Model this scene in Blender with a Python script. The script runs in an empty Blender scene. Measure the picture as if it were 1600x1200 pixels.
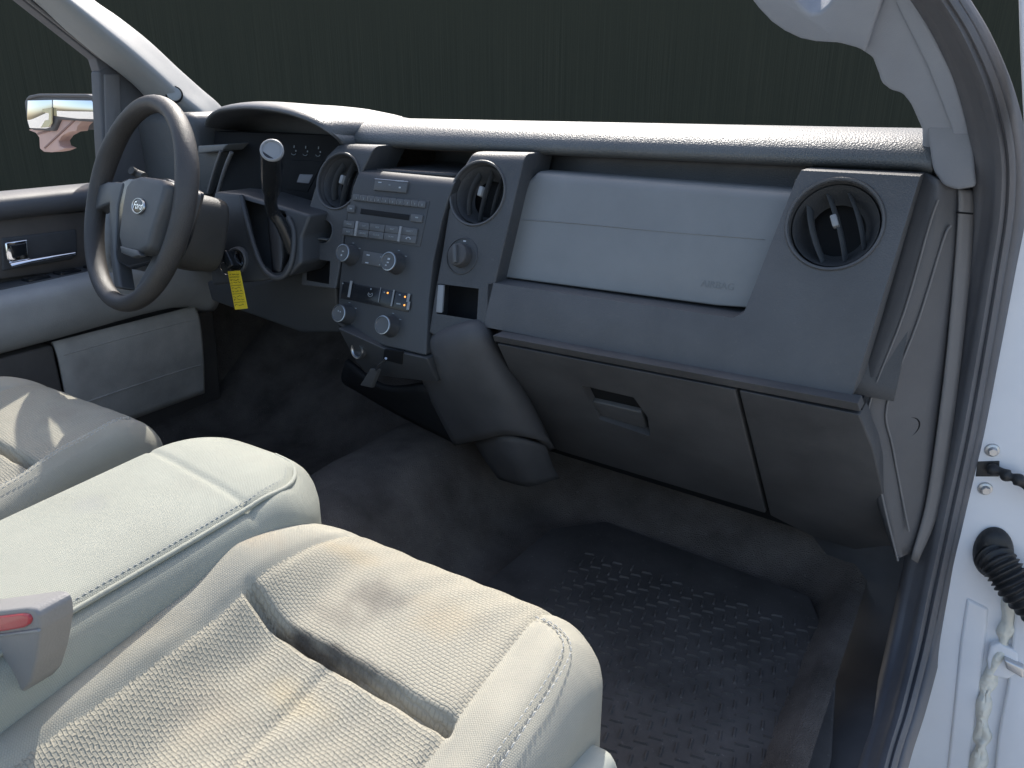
import bpy, bmesh, math, random
from mathutils import Vector, Matrix

random.seed(7)
S = bpy.context.scene
COL = S.collection

# ------------------------------------------------------------------ camera, light, exposure
F = 1200.0
TH, PH = math.radians(31.9), math.radians(20.6)
CAM = Vector((0.89, 0.0, 0.82))
st, ct, sp, cp = math.sin(TH), math.cos(TH), math.sin(PH), math.cos(PH)
cam_d = bpy.data.cameras.new("camera")
cam_d.sensor_width = 36.0
cam_d.lens = F / 1600 * 36
cam_d.clip_start = 0.02
cam_d.clip_end = 200
cam = bpy.data.objects.new("camera", cam_d)
COL.objects.link(cam)
Rv = Vector((ct, st, 0))
Dv = Vector((-st * cp, ct * cp, -sp))
Uv = Rv.cross(Dv)
m = Matrix((Rv, Uv, -Dv)).transposed().to_4x4()
m.translation = CAM
cam.matrix_world = m
S.camera = cam

SUN_AZ, SUN_EL = -32.0, 43.5          # degrees, azimuth left of straight ahead is negative
world = bpy.data.worlds.new("World")
S.world = world
world.use_nodes = True
wn = world.node_tree
sky = wn.nodes.new("ShaderNodeTexSky")
sky.sky_type = 'NISHITA'
sky.sun_disc = False
sky.sun_elevation = math.radians(SUN_EL)
sky.sun_rotation = math.radians(SUN_AZ)
sky.dust_density = 3.0
sky.ozone_density = .4
bg = wn.nodes["Background"]
bg.inputs[1].default_value = 0.15
wn.links.new(sky.outputs[0], bg.inputs[0])
sun_d = bpy.data.lights.new("sun", 'SUN')
sun_d.energy = 2.9
sun_d.angle = math.radians(0.5)
sun_d.color = (1.0, 0.96, 0.89)
sun = bpy.data.objects.new("sun", sun_d)
COL.objects.link(sun)
ea, aa = math.radians(SUN_EL), math.radians(SUN_AZ)
SUNV = Vector((math.sin(aa) * math.cos(ea), math.cos(aa) * math.cos(ea), math.sin(ea)))
sun.rotation_euler = SUNV.to_track_quat('Z', 'Y').to_euler()
sun.location = SUNV * 20
S.view_settings.view_transform = 'Standard'
S.view_settings.look = 'None'
S.view_settings.exposure = 1.0
S.view_settings.gamma = 1.0
S.view_settings.use_curve_mapping = False
S.render.engine = 'CYCLES'

# ------------------------------------------------------------------ helpers
def ray(x, y):
    a, b = (x - 800) / F, (600 - y) / F
    return Rv * a + Uv * b + Dv

def G(x, y, pl):
    """the point of plane aX+bY+cZ=d that the photograph shows at pixel x,y"""
    n = Vector(pl[:3]); d = ray(x, y)
    return CAM + d * ((pl[3] - n.dot(CAM)) / n.dot(d))

def atX(x, y, v): return G(x, y, (1, 0, 0, v))
def atY(x, y, v): return G(x, y, (0, 1, 0, v))
def atZ(x, y, v): return G(x, y, (0, 0, 1, v))

PS = (0, 1, -.37, .791)            # rear face of the dashboard, leaning
def PSo(o): return (0, 1, -.37, .791 + o)
GB = (0, 1, .85, 1.341)           # glove box face
PIL = (0, 1, .93, 1.825)           # windscreen pillars, raked
SD = (-.6, 1, 0, .6)               # end of the dashboard

def link(name, me, mat, parent=None, angle=38, smooth=True):
    o = bpy.data.objects.new(name, me)
    COL.objects.link(o)
    if mat is not None and len(me.materials) == 0:
        me.materials.append(mat)
    if smooth:
        me.shade_smooth()
        me.set_sharp_from_angle(angle=math.radians(angle))
    if parent is not None:
        o.parent = parent
        off = Vector(parent.get('_base', (0, 0, 0)))
        if off.length:
            me.transform(Matrix.Translation(-off))
        o['_base'] = tuple(off)
    return o

def thing(name, label, cat, base=(0, 0, 0), group=None):
    o = bpy.data.objects.new(name, None)
    COL.objects.link(o)
    o.empty_display_size = .05
    o.location = base
    o['_base'] = tuple(base)
    o['label'] = label; o['category'] = cat
    if group: o['group'] = group
    return o

def tag(o, label, cat, group=None, kind=None):
    if label: o['label'] = label
    if cat: o['category'] = cat
    if group: o['group'] = group
    if kind: o['kind'] = kind
    return o

def mesh(name, vs, fs, recalc=True):
    me = bpy.data.meshes.new(name)
    me.from_pydata([tuple(v) for v in vs], [], fs)
    if recalc:
        bm = bmesh.new(); bm.from_mesh(me)
        bmesh.ops.recalc_face_normals(bm, faces=bm.faces)
        bm.to_mesh(me); bm.free()
    me.update()
    return me

def apply_mods(o):
    dg = bpy.context.evaluated_depsgraph_get()
    dg.update()
    me = bpy.data.meshes.new_from_object(o.evaluated_get(dg))
    old = o.data
    o.modifiers.clear()
    o.data = me
    bpy.data.meshes.remove(old)
    return me

def prism(name, front, depth, mat, parent=None, bevel=0.004, seg=3, weights=None, angle=38):
    """a solid with the polygon `front` as its face and `depth` (vector) behind it; weights scale the bevel of single front edges"""
    n = len(front); depth = Vector(depth)
    vs = [Vector(p) for p in front] + [Vector(p) + depth for p in front]
    fs = [list(range(n)), list(range(2 * n - 1, n - 1, -1))]
    fs += [[(i + 1) % n, i, n + i, n + (i + 1) % n] for i in range(n)]
    me = mesh(name, vs, fs)
    if bevel:
        at = me.attributes.new('bevel_weight_edge', 'FLOAT', 'EDGE')
        wmax = max([1.0] + list((weights or {}).values()))
        for e in me.edges:
            a, b = sorted(e.vertices)
            if b < n:
                k = a if b == a + 1 else (b if (a == 0 and b == n - 1) else None)
                if k is not None:
                    at.data[e.index].value = (weights or {}).get(k, 1.0) / wmax
            elif a < n and b == a + n:
                at.data[e.index].value = min(1.0, 1.0 / wmax)
        o = link(name, me, mat, parent, angle)
        b = o.modifiers.new('bevel', 'BEVEL')
        b.limit_method = 'WEIGHT'; b.width = bevel * wmax; b.segments = seg
        b.use_clamp_overlap = True
        apply_mods(o)
        o.data.shade_smooth(); o.data.set_sharp_from_angle(angle=math.radians(angle))
        return o
    return link(name, me, mat, parent, angle)

def cut(o, cutter_me):
    c = bpy.data.objects.new('cutter', cutter_me)
    COL.objects.link(c)
    if o.parent is not None:
        cutter_me.transform(Matrix.Translation(-Vector(o.get('_base', (0, 0, 0)))))
        c.parent = o.parent
    b = o.modifiers.new('cut', 'BOOLEAN'); b.operation = 'DIFFERENCE'; b.solver = 'EXACT'; b.object = c
    apply_mods(o)
    bpy.data.objects.remove(c)
    o.data.shade_smooth(); o.data.set_sharp_from_angle(angle=math.radians(38))

def cyl_mesh(c, axis, r, h0, h1, n=40, r2=None):
    axis = Vector(axis).normalized(); c = Vector(c)
    u = axis.orthogonal().normalized(); w = axis.cross(u)
    vs = []
    for h, rr in ((h0, r), (h1, r if r2 is None else r2)):
        for k in range(n):
            a = 2 * math.pi * k / n
            vs.append(c + axis * h + (u * math.cos(a) + w * math.sin(a)) * rr)
    fs = [[k, (k + 1) % n, n + (k + 1) % n, n + k] for k in range(n)]
    fs += [list(range(n)), list(range(2 * n - 1, n - 1, -1))]
    return mesh('cyl', vs, fs)

def lathe(name, prof, c, axis, mat, parent=None, n=48, sx=1.0, up=None, angle=38):
    """profile (radius, height along axis); closed ends where the radius is 0; sx stretches across `up`"""
    axis = Vector(axis).normalized(); c = Vector(c)
    u = (Vector(up) - axis * Vector(up).dot(axis)).normalized() if up else axis.orthogonal().normalized()
    w = axis.cross(u)
    vs, fs = [], []
    for (r, h) in prof:
        for k in range(n):
            a = 2 * math.pi * k / n
            vs.append(c + axis * h + (u * math.cos(a) + w * math.sin(a) * sx) * max(r, 1e-5))
    for i in range(len(prof) - 1):
        for k in range(n):
            fs.append([i * n + k, i * n + (k + 1) % n, (i + 1) * n + (k + 1) % n, (i + 1) * n + k])
    if prof[0][0] > 1e-4 and prof[0] == prof[-1]:
        pass
    me = mesh(name, vs, fs)
    bm = bmesh.new(); bm.from_mesh(me)
    bmesh.ops.remove_doubles(bm, verts=bm.verts, dist=3e-5)
    bmesh.ops.recalc_face_normals(bm, faces=bm.faces)
    bm.to_mesh(me); bm.free()
    return link(name, me, mat, parent, angle)

def cr(pts, sub):
    """Catmull-Rom through pts"""
    if sub <= 1: return [Vector(p) for p in pts]
    P_ = [Vector(p) for p in pts]
    P_ = [P_[0] * 2 - P_[1]] + P_ + [P_[-1] * 2 - P_[-2]]
    out = []
    for i in range(1, len(P_) - 2):
        a, b, c, d = P_[i - 1:i + 3]
        for k in range(sub):
            t = k / sub
            out.append(.5 * ((2 * b) + (c - a) * t + (2 * a - 5 * b + 4 * c - d) * t * t + (3 * b - a - 3 * c + d) * t ** 3))
    out.append(P_[-2])
    return out

def loft(name, rows, mat, parent=None, su=4, sv=4, thick=0.0, closed=False, angle=60, off=-1):
    rows = [cr(r, sv) for r in rows]
    cols = list(zip(*rows))
    cols = [cr(c, su) for c in cols]
    rows = list(zip(*cols))
    nv = len(rows[0]); nu = len(rows)
    vs = [p for r in rows for p in r]
    fs = []
    for i in range(nu - 1):
        for k in range(nv - 1 if not closed else nv):
            k2 = (k + 1) % nv
            fs.append([i * nv + k, i * nv + k2, (i + 1) * nv + k2, (i + 1) * nv + k])
    me = mesh(name, vs, fs, recalc=False)
    o = link(name, me, mat, parent, angle)
    if thick:
        s = o.modifiers.new('solid', 'SOLIDIFY'); s.thickness = thick; s.offset = off
    return o

def tube_mesh(pts, r, n=10, sub=4, caps=True, flat=None):
    pts = cr(pts, sub)
    rr = r if callable(r) else (lambda t: r)
    vs, fs = [], []
    N = len(pts); prev = None
    for i, p in enumerate(pts):
        t = (pts[min(i + 1, N - 1)] - pts[max(i - 1, 0)]).normalized()
        if prev is None:
            u = t.orthogonal().normalized() if flat is None else (Vector(flat) - t * t.dot(Vector(flat))).normalized()
        else:
            u = (prev - t * t.dot(prev)).normalized()
        prev = u; w = t.cross(u)
        q = rr(i / (N - 1))
        ru, rw = q if isinstance(q, tuple) else (q, q)
        for k in range(n):
            a = 2 * math.pi * k / n
            vs.append(p + u * math.cos(a) * ru + w * math.sin(a) * rw)
    for i in range(N - 1):
        for k in range(n):
            fs.append([i * n + k, i * n + (k + 1) % n, (i + 1) * n + (k + 1) % n, (i + 1) * n + k])
    if caps:
        fs += [list(range(n))[::-1], list(range((N - 1) * n, N * n))]
    return mesh('tube', vs, fs)

def tube(name, pts, r, mat, parent=None, n=10, sub=4, flat=None, angle=60):
    return link(name, tube_mesh(pts, r, n, sub, True, flat), mat, parent, angle)

def join(meshes):
    vs, fs = [], []
    for me in meshes:
        o = len(vs)
        vs += [v.co.copy() for v in me.vertices]
        fs += [[i + o for i in p.vertices] for p in me.polygons]
        bpy.data.meshes.remove(me)
    return mesh('joined', vs, fs, recalc=False)

def box_mesh(c, sx, sy, sz, M=None):
    vs = [Vector((x * sx / 2, y * sy / 2, z * sz / 2)) for x in (-1, 1) for y in (-1, 1) for z in (-1, 1)]
    if M is not None: vs = [M @ v for v in vs]
    vs = [v + Vector(c) for v in vs]
    fs = [[0, 1, 3, 2], [4, 6, 7, 5], [0, 4, 5, 1], [2, 3, 7, 6], [0, 2, 6, 4], [1, 5, 7, 3]]
    return mesh('box', vs, fs)

def soft_box(name, c, sx, sy, sz, mat, parent=None, bevel=.004, seg=3, M=None, angle=40):
    me = box_mesh(c, sx, sy, sz, M)
    bm = bmesh.new(); bm.from_mesh(me)
    bmesh.ops.bevel(bm, geom=bm.edges[:], offset=bevel, segments=seg, affect='EDGES', profile=.5)
    bm.to_mesh(me); bm.free()
    return link(name, me, mat, parent, angle)

def text_mesh(body, size, M, shear=0.0, extrude=.0004):
    cu = bpy.data.curves.new('t', 'FONT')
    cu.body = body; cu.size = size; cu.align_x = 'CENTER'; cu.align_y = 'CENTER'
    cu.extrude = extrude; cu.shear = shear
    o = bpy.data.objects.new('t', cu); COL.objects.link(o)
    dg = bpy.context.evaluated_depsgraph_get(); dg.update()
    me = bpy.data.meshes.new_from_object(o.evaluated_get(dg))
    bpy.data.objects.remove(o); bpy.data.curves.remove(cu)
    me.transform(M)
    return me

def frame_at(p, right, normal):
    """matrix whose x runs along `right`, z along `normal`"""
    z = Vector(normal).normalized(); x = Vector(right); x = (x - z * x.dot(z)).normalized(); y = z.cross(x)
    M = Matrix((x, y, z)).transposed().to_4x4(); M.translation = Vector(p)
    return M

# ------------------------------------------------------------------ materials
def node(nt, t, **kw):
    n = nt.nodes.new(t)
    for k, v in kw.items():
        if hasattr(n, k): setattr(n, k, v)
    return n

def base_mat(name, col, rough=.5, metal=0.0, spec=.5):
    mt = bpy.data.materials.new(name); mt.use_nodes = True
    b = mt.node_tree.nodes['Principled BSDF']
    b.inputs['Base Color'].default_value = (*col, 1)
    b.inputs['Roughness'].default_value = rough
    b.inputs['Metallic'].default_value = metal
    b.inputs['Specular IOR Level'].default_value = spec
    return mt, mt.node_tree, b

def mottle(nt, b, col, amt, scale, coord, detail=5):
    """uneven wear and dust: the colour wanders a little round `col`"""
    nz = node(nt, 'ShaderNodeTexNoise'); nz.inputs['Scale'].default_value = scale; nz.inputs['Detail'].default_value = detail
    nz.inputs['Roughness'].default_value = .62
    nt.links.new(coord, nz.inputs['Vector'])
    rp = node(nt, 'ShaderNodeValToRGB')
    rp.color_ramp.elements[0].position = .3; rp.color_ramp.elements[1].position = .72
    rp.color_ramp.elements[0].color = (*[c * (1 - amt) for c in col], 1)
    rp.color_ramp.elements[1].color = (*[min(1, c * (1 + amt) + .004 * amt) for c in col], 1)
    nt.links.new(nz.outputs[0], rp.inputs[0])
    nt.links.new(rp.outputs[0], b.inputs['Base Color'])
    return rp

def plastic(name, col, rough=.5, grain=900, depth=.0006, strength=.35, amt=.18, spec=.5, dust=0.0):
    mt, nt, b = base_mat(name, col, rough, 0, spec)
    tc = node(nt, 'ShaderNodeTexCoord'); co = tc.outputs['Object']
    rp = mottle(nt, b, col, amt, 9, co)
    if dust:
        nz = node(nt, 'ShaderNodeTexNoise'); nz.inputs['Scale'].default_value = 160; nz.inputs['Detail'].default_value = 3
        nt.links.new(co, nz.inputs['Vector'])
        r2 = node(nt, 'ShaderNodeValToRGB'); r2.color_ramp.elements[0].position = .66; r2.color_ramp.elements[1].position = .8
        nt.links.new(nz.outputs[0], r2.inputs[0])
        mu = node(nt, 'ShaderNodeMath', operation='MULTIPLY'); mu.inputs[1].default_value = dust
        nt.links.new(r2.outputs[0], mu.inputs[0])
        mx = node(nt, 'ShaderNodeMixRGB'); mx.inputs[2].default_value = (.3, .28, .25, 1)
        nt.links.new(mu.outputs[0], mx.inputs[0]); nt.links.new(rp.outputs[0], mx.inputs[1])
        nt.links.new(mx.outputs[0], b.inputs['Base Color'])
    if strength:
        v = node(nt, 'ShaderNodeTexVoronoi'); v.inputs['Scale'].default_value = grain
        nt.links.new(co, v.inputs['Vector'])
        bp = node(nt, 'ShaderNodeBump'); bp.inputs['Strength'].default_value = strength; bp.inputs['Distance'].default_value = depth
        nt.links.new(v.outputs['Distance'], bp.inputs['Height'])
        nt.links.new(bp.outputs[0], b.inputs['Normal'])
    nr = node(nt, 'ShaderNodeTexNoise'); nr.inputs['Scale'].default_value = 14; nr.inputs['Detail'].default_value = 4
    nt.links.new(co, nr.inputs['Vector'])
    mr = node(nt, 'ShaderNodeMapRange'); mr.inputs['To Min'].default_value = max(.05, rough - .09); mr.inputs['To Max'].default_value = min(1, rough + .1)
    nt.links.new(nr.outputs[0], mr.inputs[0]); nt.links.new(mr.outputs[0], b.inputs['Roughness'])
    return mt

def fabric(name, col, coarse, stains_shade=()):
    mt, nt, b = base_mat(name, col, .92, 0, .2)
    b.inputs['Sheen Weight'].default_value = .03
    tc = node(nt, 'ShaderNodeTexCoord'); co = tc.outputs['Object']
    rp = mottle(nt, b, col, .10, 6, co)
    cur = rp.outputs[0]
    # woven texture
    mp = node(nt, 'ShaderNodeMapping'); mp.inputs['Rotation'].default_value = (0, 0, .12 if coarse else .78)
    nt.links.new(tc.outputs['UV'], mp.inputs[0])
    br = node(nt, 'ShaderNodeTexBrick')
    br.inputs['Scale'].default_value = 1.0
    w, h = (.0050, .0033) if coarse else (.0021, .0016)
    br.inputs['Brick Width'].default_value = w; br.inputs['Row Height'].default_value = h
    br.inputs['Mortar Size'].default_value = h * .30; br.inputs['Mortar Smooth'].default_value = 1.0
    br.inputs['Color1'].default_value = (1, 1, 1, 1); br.inputs['Color2'].default_value = (.8, .8, .8, 1)
    br.inputs['Mortar'].default_value = (0, 0, 0, 1)
    # threads are not laid perfectly
    nz = node(nt, 'ShaderNodeTexNoise'); nz.inputs['Scale'].default_value = 130; nz.inputs['Detail'].default_value = 2
    nt.links.new(co, nz.inputs['Vector'])
    sc = node(nt, 'ShaderNodeVectorMath', operation='SCALE'); sc.inputs['Scale'].default_value = .0034 if coarse else .0012
    nt.links.new(nz.outputs['Color'], sc.inputs[0])
    ad = node(nt, 'ShaderNodeVectorMath', operation='ADD')
    nt.links.new(mp.outputs[0], ad.inputs[0]); nt.links.new(sc.outputs[0], ad.inputs[1])
    nt.links.new(ad.outputs[0], br.inputs['Vector'])
    # the gaps of the weave get a darker tone
    mx = node(nt, 'ShaderNodeMixRGB', blend_type='MULTIPLY'); mx.inputs[0].default_value = .16 if coarse else .12
    nt.links.new(cur, mx.inputs[1]); nt.links.new(br.outputs['Color'], mx.inputs[2])
    cur = mx.outputs[0]
    for (cx, cy, r, sq, colr, k) in stains_shade:
        sv = node(nt, 'ShaderNodeVectorMath', operation='SUBTRACT'); sv.inputs[1].default_value = (cx, cy, 0)
        nt.links.new(co, sv.inputs[0])
        s2 = node(nt, 'ShaderNodeVectorMath', operation='MULTIPLY'); s2.inputs[1].default_value = (1 / r, 1 / (r * sq), 0)
        nt.links.new(sv.outputs[0], s2.inputs[0])
        ln = node(nt, 'ShaderNodeVectorMath', operation='LENGTH'); nt.links.new(s2.outputs[0], ln.inputs[0])
        n2 = node(nt, 'ShaderNodeTexNoise'); n2.inputs['Scale'].default_value = 38; n2.inputs['Detail'].default_value = 6
        nt.links.new(co, n2.inputs['Vector'])
        a2 = node(nt, 'ShaderNodeMath', operation='MULTIPLY_ADD'); a2.inputs[1].default_value = 1.1
        nt.links.new(n2.outputs[0], a2.inputs[0]); nt.links.new(ln.outputs['Value'], a2.inputs[2])
        mr = node(nt, 'ShaderNodeMapRange'); mr.interpolation_type = 'SMOOTHSTEP'
        mr.inputs['From Min'].default_value = 1.45; mr.inputs['From Max'].default_value = .55
        mr.inputs['To Min'].default_value = 0; mr.inputs['To Max'].default_value = k
        nt.links.new(a2.outputs[0], mr.inputs[0])
        m3 = node(nt, 'ShaderNodeMixRGB'); m3.inputs[2].default_value = (*colr, 1)
        nt.links.new(mr.outputs[0], m3.inputs[0]); nt.links.new(cur, m3.inputs[1])
        cur = m3.outputs[0]
    nt.links.new(cur, b.inputs['Base Color'])
    bp = node(nt, 'ShaderNodeBump'); bp.inputs['Strength'].default_value = .42 if coarse else .4
    bp.inputs['Distance'].default_value = .0022 if coarse else .0008
    nt.links.new(br.outputs['Color'], bp.inputs['Height'])
    n3 = node(nt, 'ShaderNodeTexNoise'); n3.inputs['Scale'].default_value = 900; n3.inputs['Detail'].default_value = 2
    nt.links.new(co, n3.inputs['Vector'])
    b2 = node(nt, 'ShaderNodeBump'); b2.inputs['Strength'].default_value = .4; b2.inputs['Distance'].default_value = .0006
    nt.links.new(n3.outputs[0], b2.inputs['Height']); nt.links.new(bp.outputs[0], b2.inputs['Normal'])
    nt.links.new(b2.outputs[0], b.inputs['Normal'])
    return mt

M = {}
M['pad'] = plastic('pad_charcoal', (.10, .107, .11), 0.43, 420, .0011, .55, .12)
M['hood'] = plastic('hood_charcoal', (.085, .09, .094), 0.42, 420, .0011, .5, .12)
M['dash'] = plastic('dash_charcoal', (.078, .080, .084), .5, 480, .0007, .5, .16, .5, .10)
M['recess'] = plastic('recess_charcoal', (.07, .072, .076), .55, 480, .0007, .5, .16, .5, .10)
M['silver'] = plastic('silver_trim', (.18, .188, .19), .42, 900, .0003, .3, .08, .5, .06)
M['stack'] = plastic('stack_charcoal', (.055, .058, .062), .5, 480, .0007, .5, .16, .5, .10)
M['fascia'] = plastic('fascia_black', (.045, .048, .052), .46, 900, .0003, .2, .1)
M['lower'] = plastic('lower_black', (.068, .069, .073), .6, 700, .0006, .35, .2, .4)
M['endcap'] = plastic('endcap_charcoal', (.095, .095, .10), .52, 700, .0005, .3, .12)
M['strip'] = plastic('strip_grey', (.17, .165, .165), .55, 700, .0004, .3, .08)
M['seal'] = plastic('seal_rubber', (.108, .11, .12), .55, 400, .0004, .3, .15)
M['pillar'] = plastic('pillar_grey', (.29, .315, .36), .6, 700, .0005, .3, .06, .35)
M['pillar_left'] = plastic('pillar_light_grey', (.28, .295, .30), 0.5, 700, .0005, .3, .06, .35)
M['button'] = plastic('button_grey', (.085, .09, .095), .45, 900, .0003, .1, .08)
M['pillar_mid'] = plastic('pillar_mid_grey', (.205, .215, .235), .6, 700, .0005, .3, .06)
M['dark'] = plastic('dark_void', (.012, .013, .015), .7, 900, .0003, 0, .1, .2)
M['gloss'] = plastic('gloss_black', (.015, .017, .02), .2, 900, .0003, 0, .1)
M['legend'] = base_mat('legend_grey', (.42, .46, .5), .5)[0]
M['legend_dim'] = base_mat('legend_dim', (.26, .29, .31), .5)[0]
M['bar'] = plastic('button_silver', (.24, .25, .26), .4, 900, .0003, .1, .05)
M['chrome'] = base_mat('chrome', (.82, .82, .84), .08, 1.0)[0]
M['satin'] = base_mat('satin_ring', (.45, .47, .49), .28, 1.0)[0]
M['mirror'] = base_mat('mirror_glass', (.9, .92, .93), .015, 1.0)[0]
M['wheel'] = plastic('wheel_leather', (.052, .049, .047), 0.52, 600, .0009, .5, .25)
M['airbag'] = plastic('airbag_cover', (.065, .069, .074), .5, 700, .0004, .3, .12)
M['spoke'] = plastic('spoke_trim', (.065, .068, .072), .45, 700, .0004, .25, .12)
M['shroud'] = plastic('column_shroud', (.062, .060, .056), .55, 600, .0008, .45, .18)
M['door'] = plastic('door_dark', (.10, .088, .08), .6, 600, .0006, .35, .2)
M['door_grey'] = plastic('door_grey', (.36, .355, .35), .65, 500, .0007, .35, .12)
M['door_pocket'] = plastic('door_pocket', (.44, .405, .365), .7, 500, .0007, .35, .2)
M['rubber'] = plastic('mat_rubber', (.074, .066, .061), 0.72, 300, .0008, .35, .35, .45, .5)
M['carpet'] = plastic('carpet', (.128, .110, .097), .95, 500, .003, .8, .4, .2, .5)
M['paint'] = plastic('white_paint', (.72, .73, .76), .35, 60, .0003, .05, .03)
M['sealant'] = plastic('seam_sealant', (.68, .67, .60), .6, 90, .004, .6, .12)
M['boot'] = plastic('rubber_boot', (.018, .018, .019), .5, 300, .0006, .3, .2)
M['zinc'] = plastic('zinc_bolt', (.55, .55, .55), .35, 300, .0004, .2, .15)
M['zinc'].node_tree.nodes['Principled BSDF'].inputs['Metallic'].default_value = .8
M['red'] = plastic('red_plastic', (.42, .05, .06), .35, 300, .0004, .1, .15)
M['buckle'] = plastic('buckle_grey', (.22, .215, .21), .55, 500, .0005, .25, .1)
SX, SY = .465, .30                 # the seat meshes are local to the seat's base
def st_(l): return [(x - SX, y - SY, r, q, c, k) for (x, y, r, q, c, k) in l]
FINE, COARSE = (.385, .368, .305), (.365, .342, .275)
M['seat_fine'] = fabric('seat_fabric_fine', FINE, False, st_([(.30, .44, .05, .8, (.33, .27, .20), .5), (.30, .30, .05, 1.3, (.34, .29, .21), .5), (.31, .20, .04, 1.0, (.34, .29, .21), .4)]))
M['seat_coarse'] = fabric('seat_fabric_coarse', COARSE, True, st_([(.445, .394, .135, .10, (.045, .042, .04), .9), (.445, .462, .050, .75, (.12, .11, .10), .62), (.43, .43, .05, .5, (.16, .15, .13), .4), (.52, .475, .06, .7, (.40, .33, .22), .4), (.455, .345, .06, .45, (.44, .36, .22), .4), (.38, .50, .06, .5, (.38, .31, .2), .4), (.40, .30, .05, 1.0, (.30, .26, .2), .35)]))  # dark band along the seam groove is dirt plus shade painted in
M['seat_fine_clean'] = fabric('driver_fabric_fine', FINE, False, [])
M['seat_coarse_clean'] = fabric('driver_fabric_coarse', COARSE, True, [(.05, .18, .06, .7, (.25, .22, .18), .4)])
M['console_fabric'] = fabric('console_fabric', (.34, .348, .298), False, [(-.03, .06, .035, .8, (.27, .275, .26), .4), (.03, .14, .05, .5, (.30, .30, .26), .35)])
M['seat_trim'] = plastic('seat_trim', (.40, .41, .36), .6, 500, .0004, .2, .05, .3)
M['thread'] = base_mat('seam_thread', (.42, .42, .39), .8)[0]
M['yellow'] = base_mat('yellow_paper', (.78, .60, .03), .75)[0]
M['ink'] = base_mat('ink', (.10, .085, .02), .7)[0]
M['amber'], _nt, _b = base_mat('amber_lamp', (.9, .35, .08), .4)
_b.inputs['Emission Color'].default_value = (1, .36, .06, 1); _b.inputs['Emission Strength'].default_value = .9
M['pink'] = plastic('pink_wall', (.62, .42, .37), .6, 60, .0005, .1, .06)
M['pink_siding'] = plastic('brown_pink_siding', (.30, .19, .17), .6, 60, .0005, .1, .06)
M['yellow_lens'] = plastic('pale_yellow', (.75, .66, .40), .4, 60, .0005, .1, .1)
M['lcd'] = plastic('grey_display', (.17, .17, .19), .4, 60, .0003, 0, .05)

# dark backdrop with fine vertical streaks
mt, nt, b = base_mat('streaked_backdrop', (.02, .023, .02), .9, 0, .1)
tc = node(nt, 'ShaderNodeTexCoord')
mp = node(nt, 'ShaderNodeMapping'); mp.inputs['Scale'].default_value = (9, 1, .12)
nt.links.new(tc.outputs['UV'], mp.inputs[0])
nz = node(nt, 'ShaderNodeTexNoise'); nz.inputs['Scale'].default_value = 22; nz.inputs['Detail'].default_value = 8; nz.inputs['Roughness'].default_value = .7
mp.inputs['Scale'].default_value = (26, .03, 1)
nt.links.new(mp.outputs[0], nz.inputs['Vector'])
rp = node(nt, 'ShaderNodeValToRGB')
rp.color_ramp.elements[0].position = .38; rp.color_ramp.elements[0].color = (.030, .035, .026, 1)
rp.color_ramp.elements[1].position = .7; rp.color_ramp.elements[1].color = (.070, .070, .050, 1)
nt.links.new(nz.outputs[0], rp.inputs[0]); nt.links.new(rp.outputs[0], b.inputs['Base Color'])
M['backdrop'] = mt
M['pale_bounce_ground'] = plastic('pale_bounce_ground', (.36, .35, .33), .9, 120, .004, .6, .3)  # pale tone picked to bounce sunlight up into the cab

# ------------------------------------------------------------------ setting
gp = mesh('ground', [(-60, -60, -.55), (60, -60, -.55), (60, 60, -.55), (-60, 60, -.55)], [[0, 1, 2, 3]])
tag(link('ground', gp, M['pale_bounce_ground'], smooth=False), 'ground under the vehicle, made pale to bounce sunlight into the cab', 'ground', kind='structure')

# curved backdrop wall standing behind the vehicle
vs, fs, uvs = [], [], []
R0, n = 5.2, 96
for k in range(n + 1):
    a = math.radians(-77 + 117 * k / n)
    for (r, z) in ((R0, -.55), (R0, 2.1), (R0 + .06, 2.1), (R0 + .06, -.55)):
        vs.append((math.sin(a) * r, math.cos(a) * r, z)); uvs.append((k / n * 10.9, z))
for k in range(n):
    for q in range(3):
        fs.append([4 * k + q, 4 * k + q + 1, 4 * k + 5 + q, 4 * k + 4 + q])
me = mesh('backdrop', vs, fs)
uvl = me.uv_layers.new(name='UVMap')
for lp in me.loops: uvl.data[lp.index].uv = uvs[lp.vertex_index]
tag(link('backdrop_wall', me, M['backdrop']), 'near black curved backdrop wall with faint vertical streaks behind the dashboard', 'wall')

# ------------------------------------------------------------------ cab floor
def floor_z(x, y):
    hump = .17 * math.exp(-((x + .03) / .16) ** 4) * (1 / (1 + math.exp(-(y - .55) / .12)) * .55 + .45)
    toe = max(0, y - 1.22) * .75
    side = .10 * max(0, (abs(x) - .74) / .06) ** 2 if abs(x) > .74 else 0
    return max(hump, toe * 1.0) + min(side, .05) + .004 * math.sin(x * 31 + y * 17) * math.sin(y * 23)
vs, fs = [], []
nx, ny = 70, 60
for j in range(ny + 1):
    for i in range(nx + 1):
        x = -.92 + 1.74 * i / nx; y = -.9 + 2.55 * j / ny
        vs.append((x, y, floor_z(x, y)))
for j in range(ny):
    for i in range(nx):
        a = j * (nx + 1) + i
        fs.append([a, a + 1, a + nx + 2, a + nx + 1])
tag(link('floor', mesh('floor', vs, fs, False), M['carpet'], angle=80), 'dark dusty carpet of the cab floor', 'floor', kind='structure')

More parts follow.
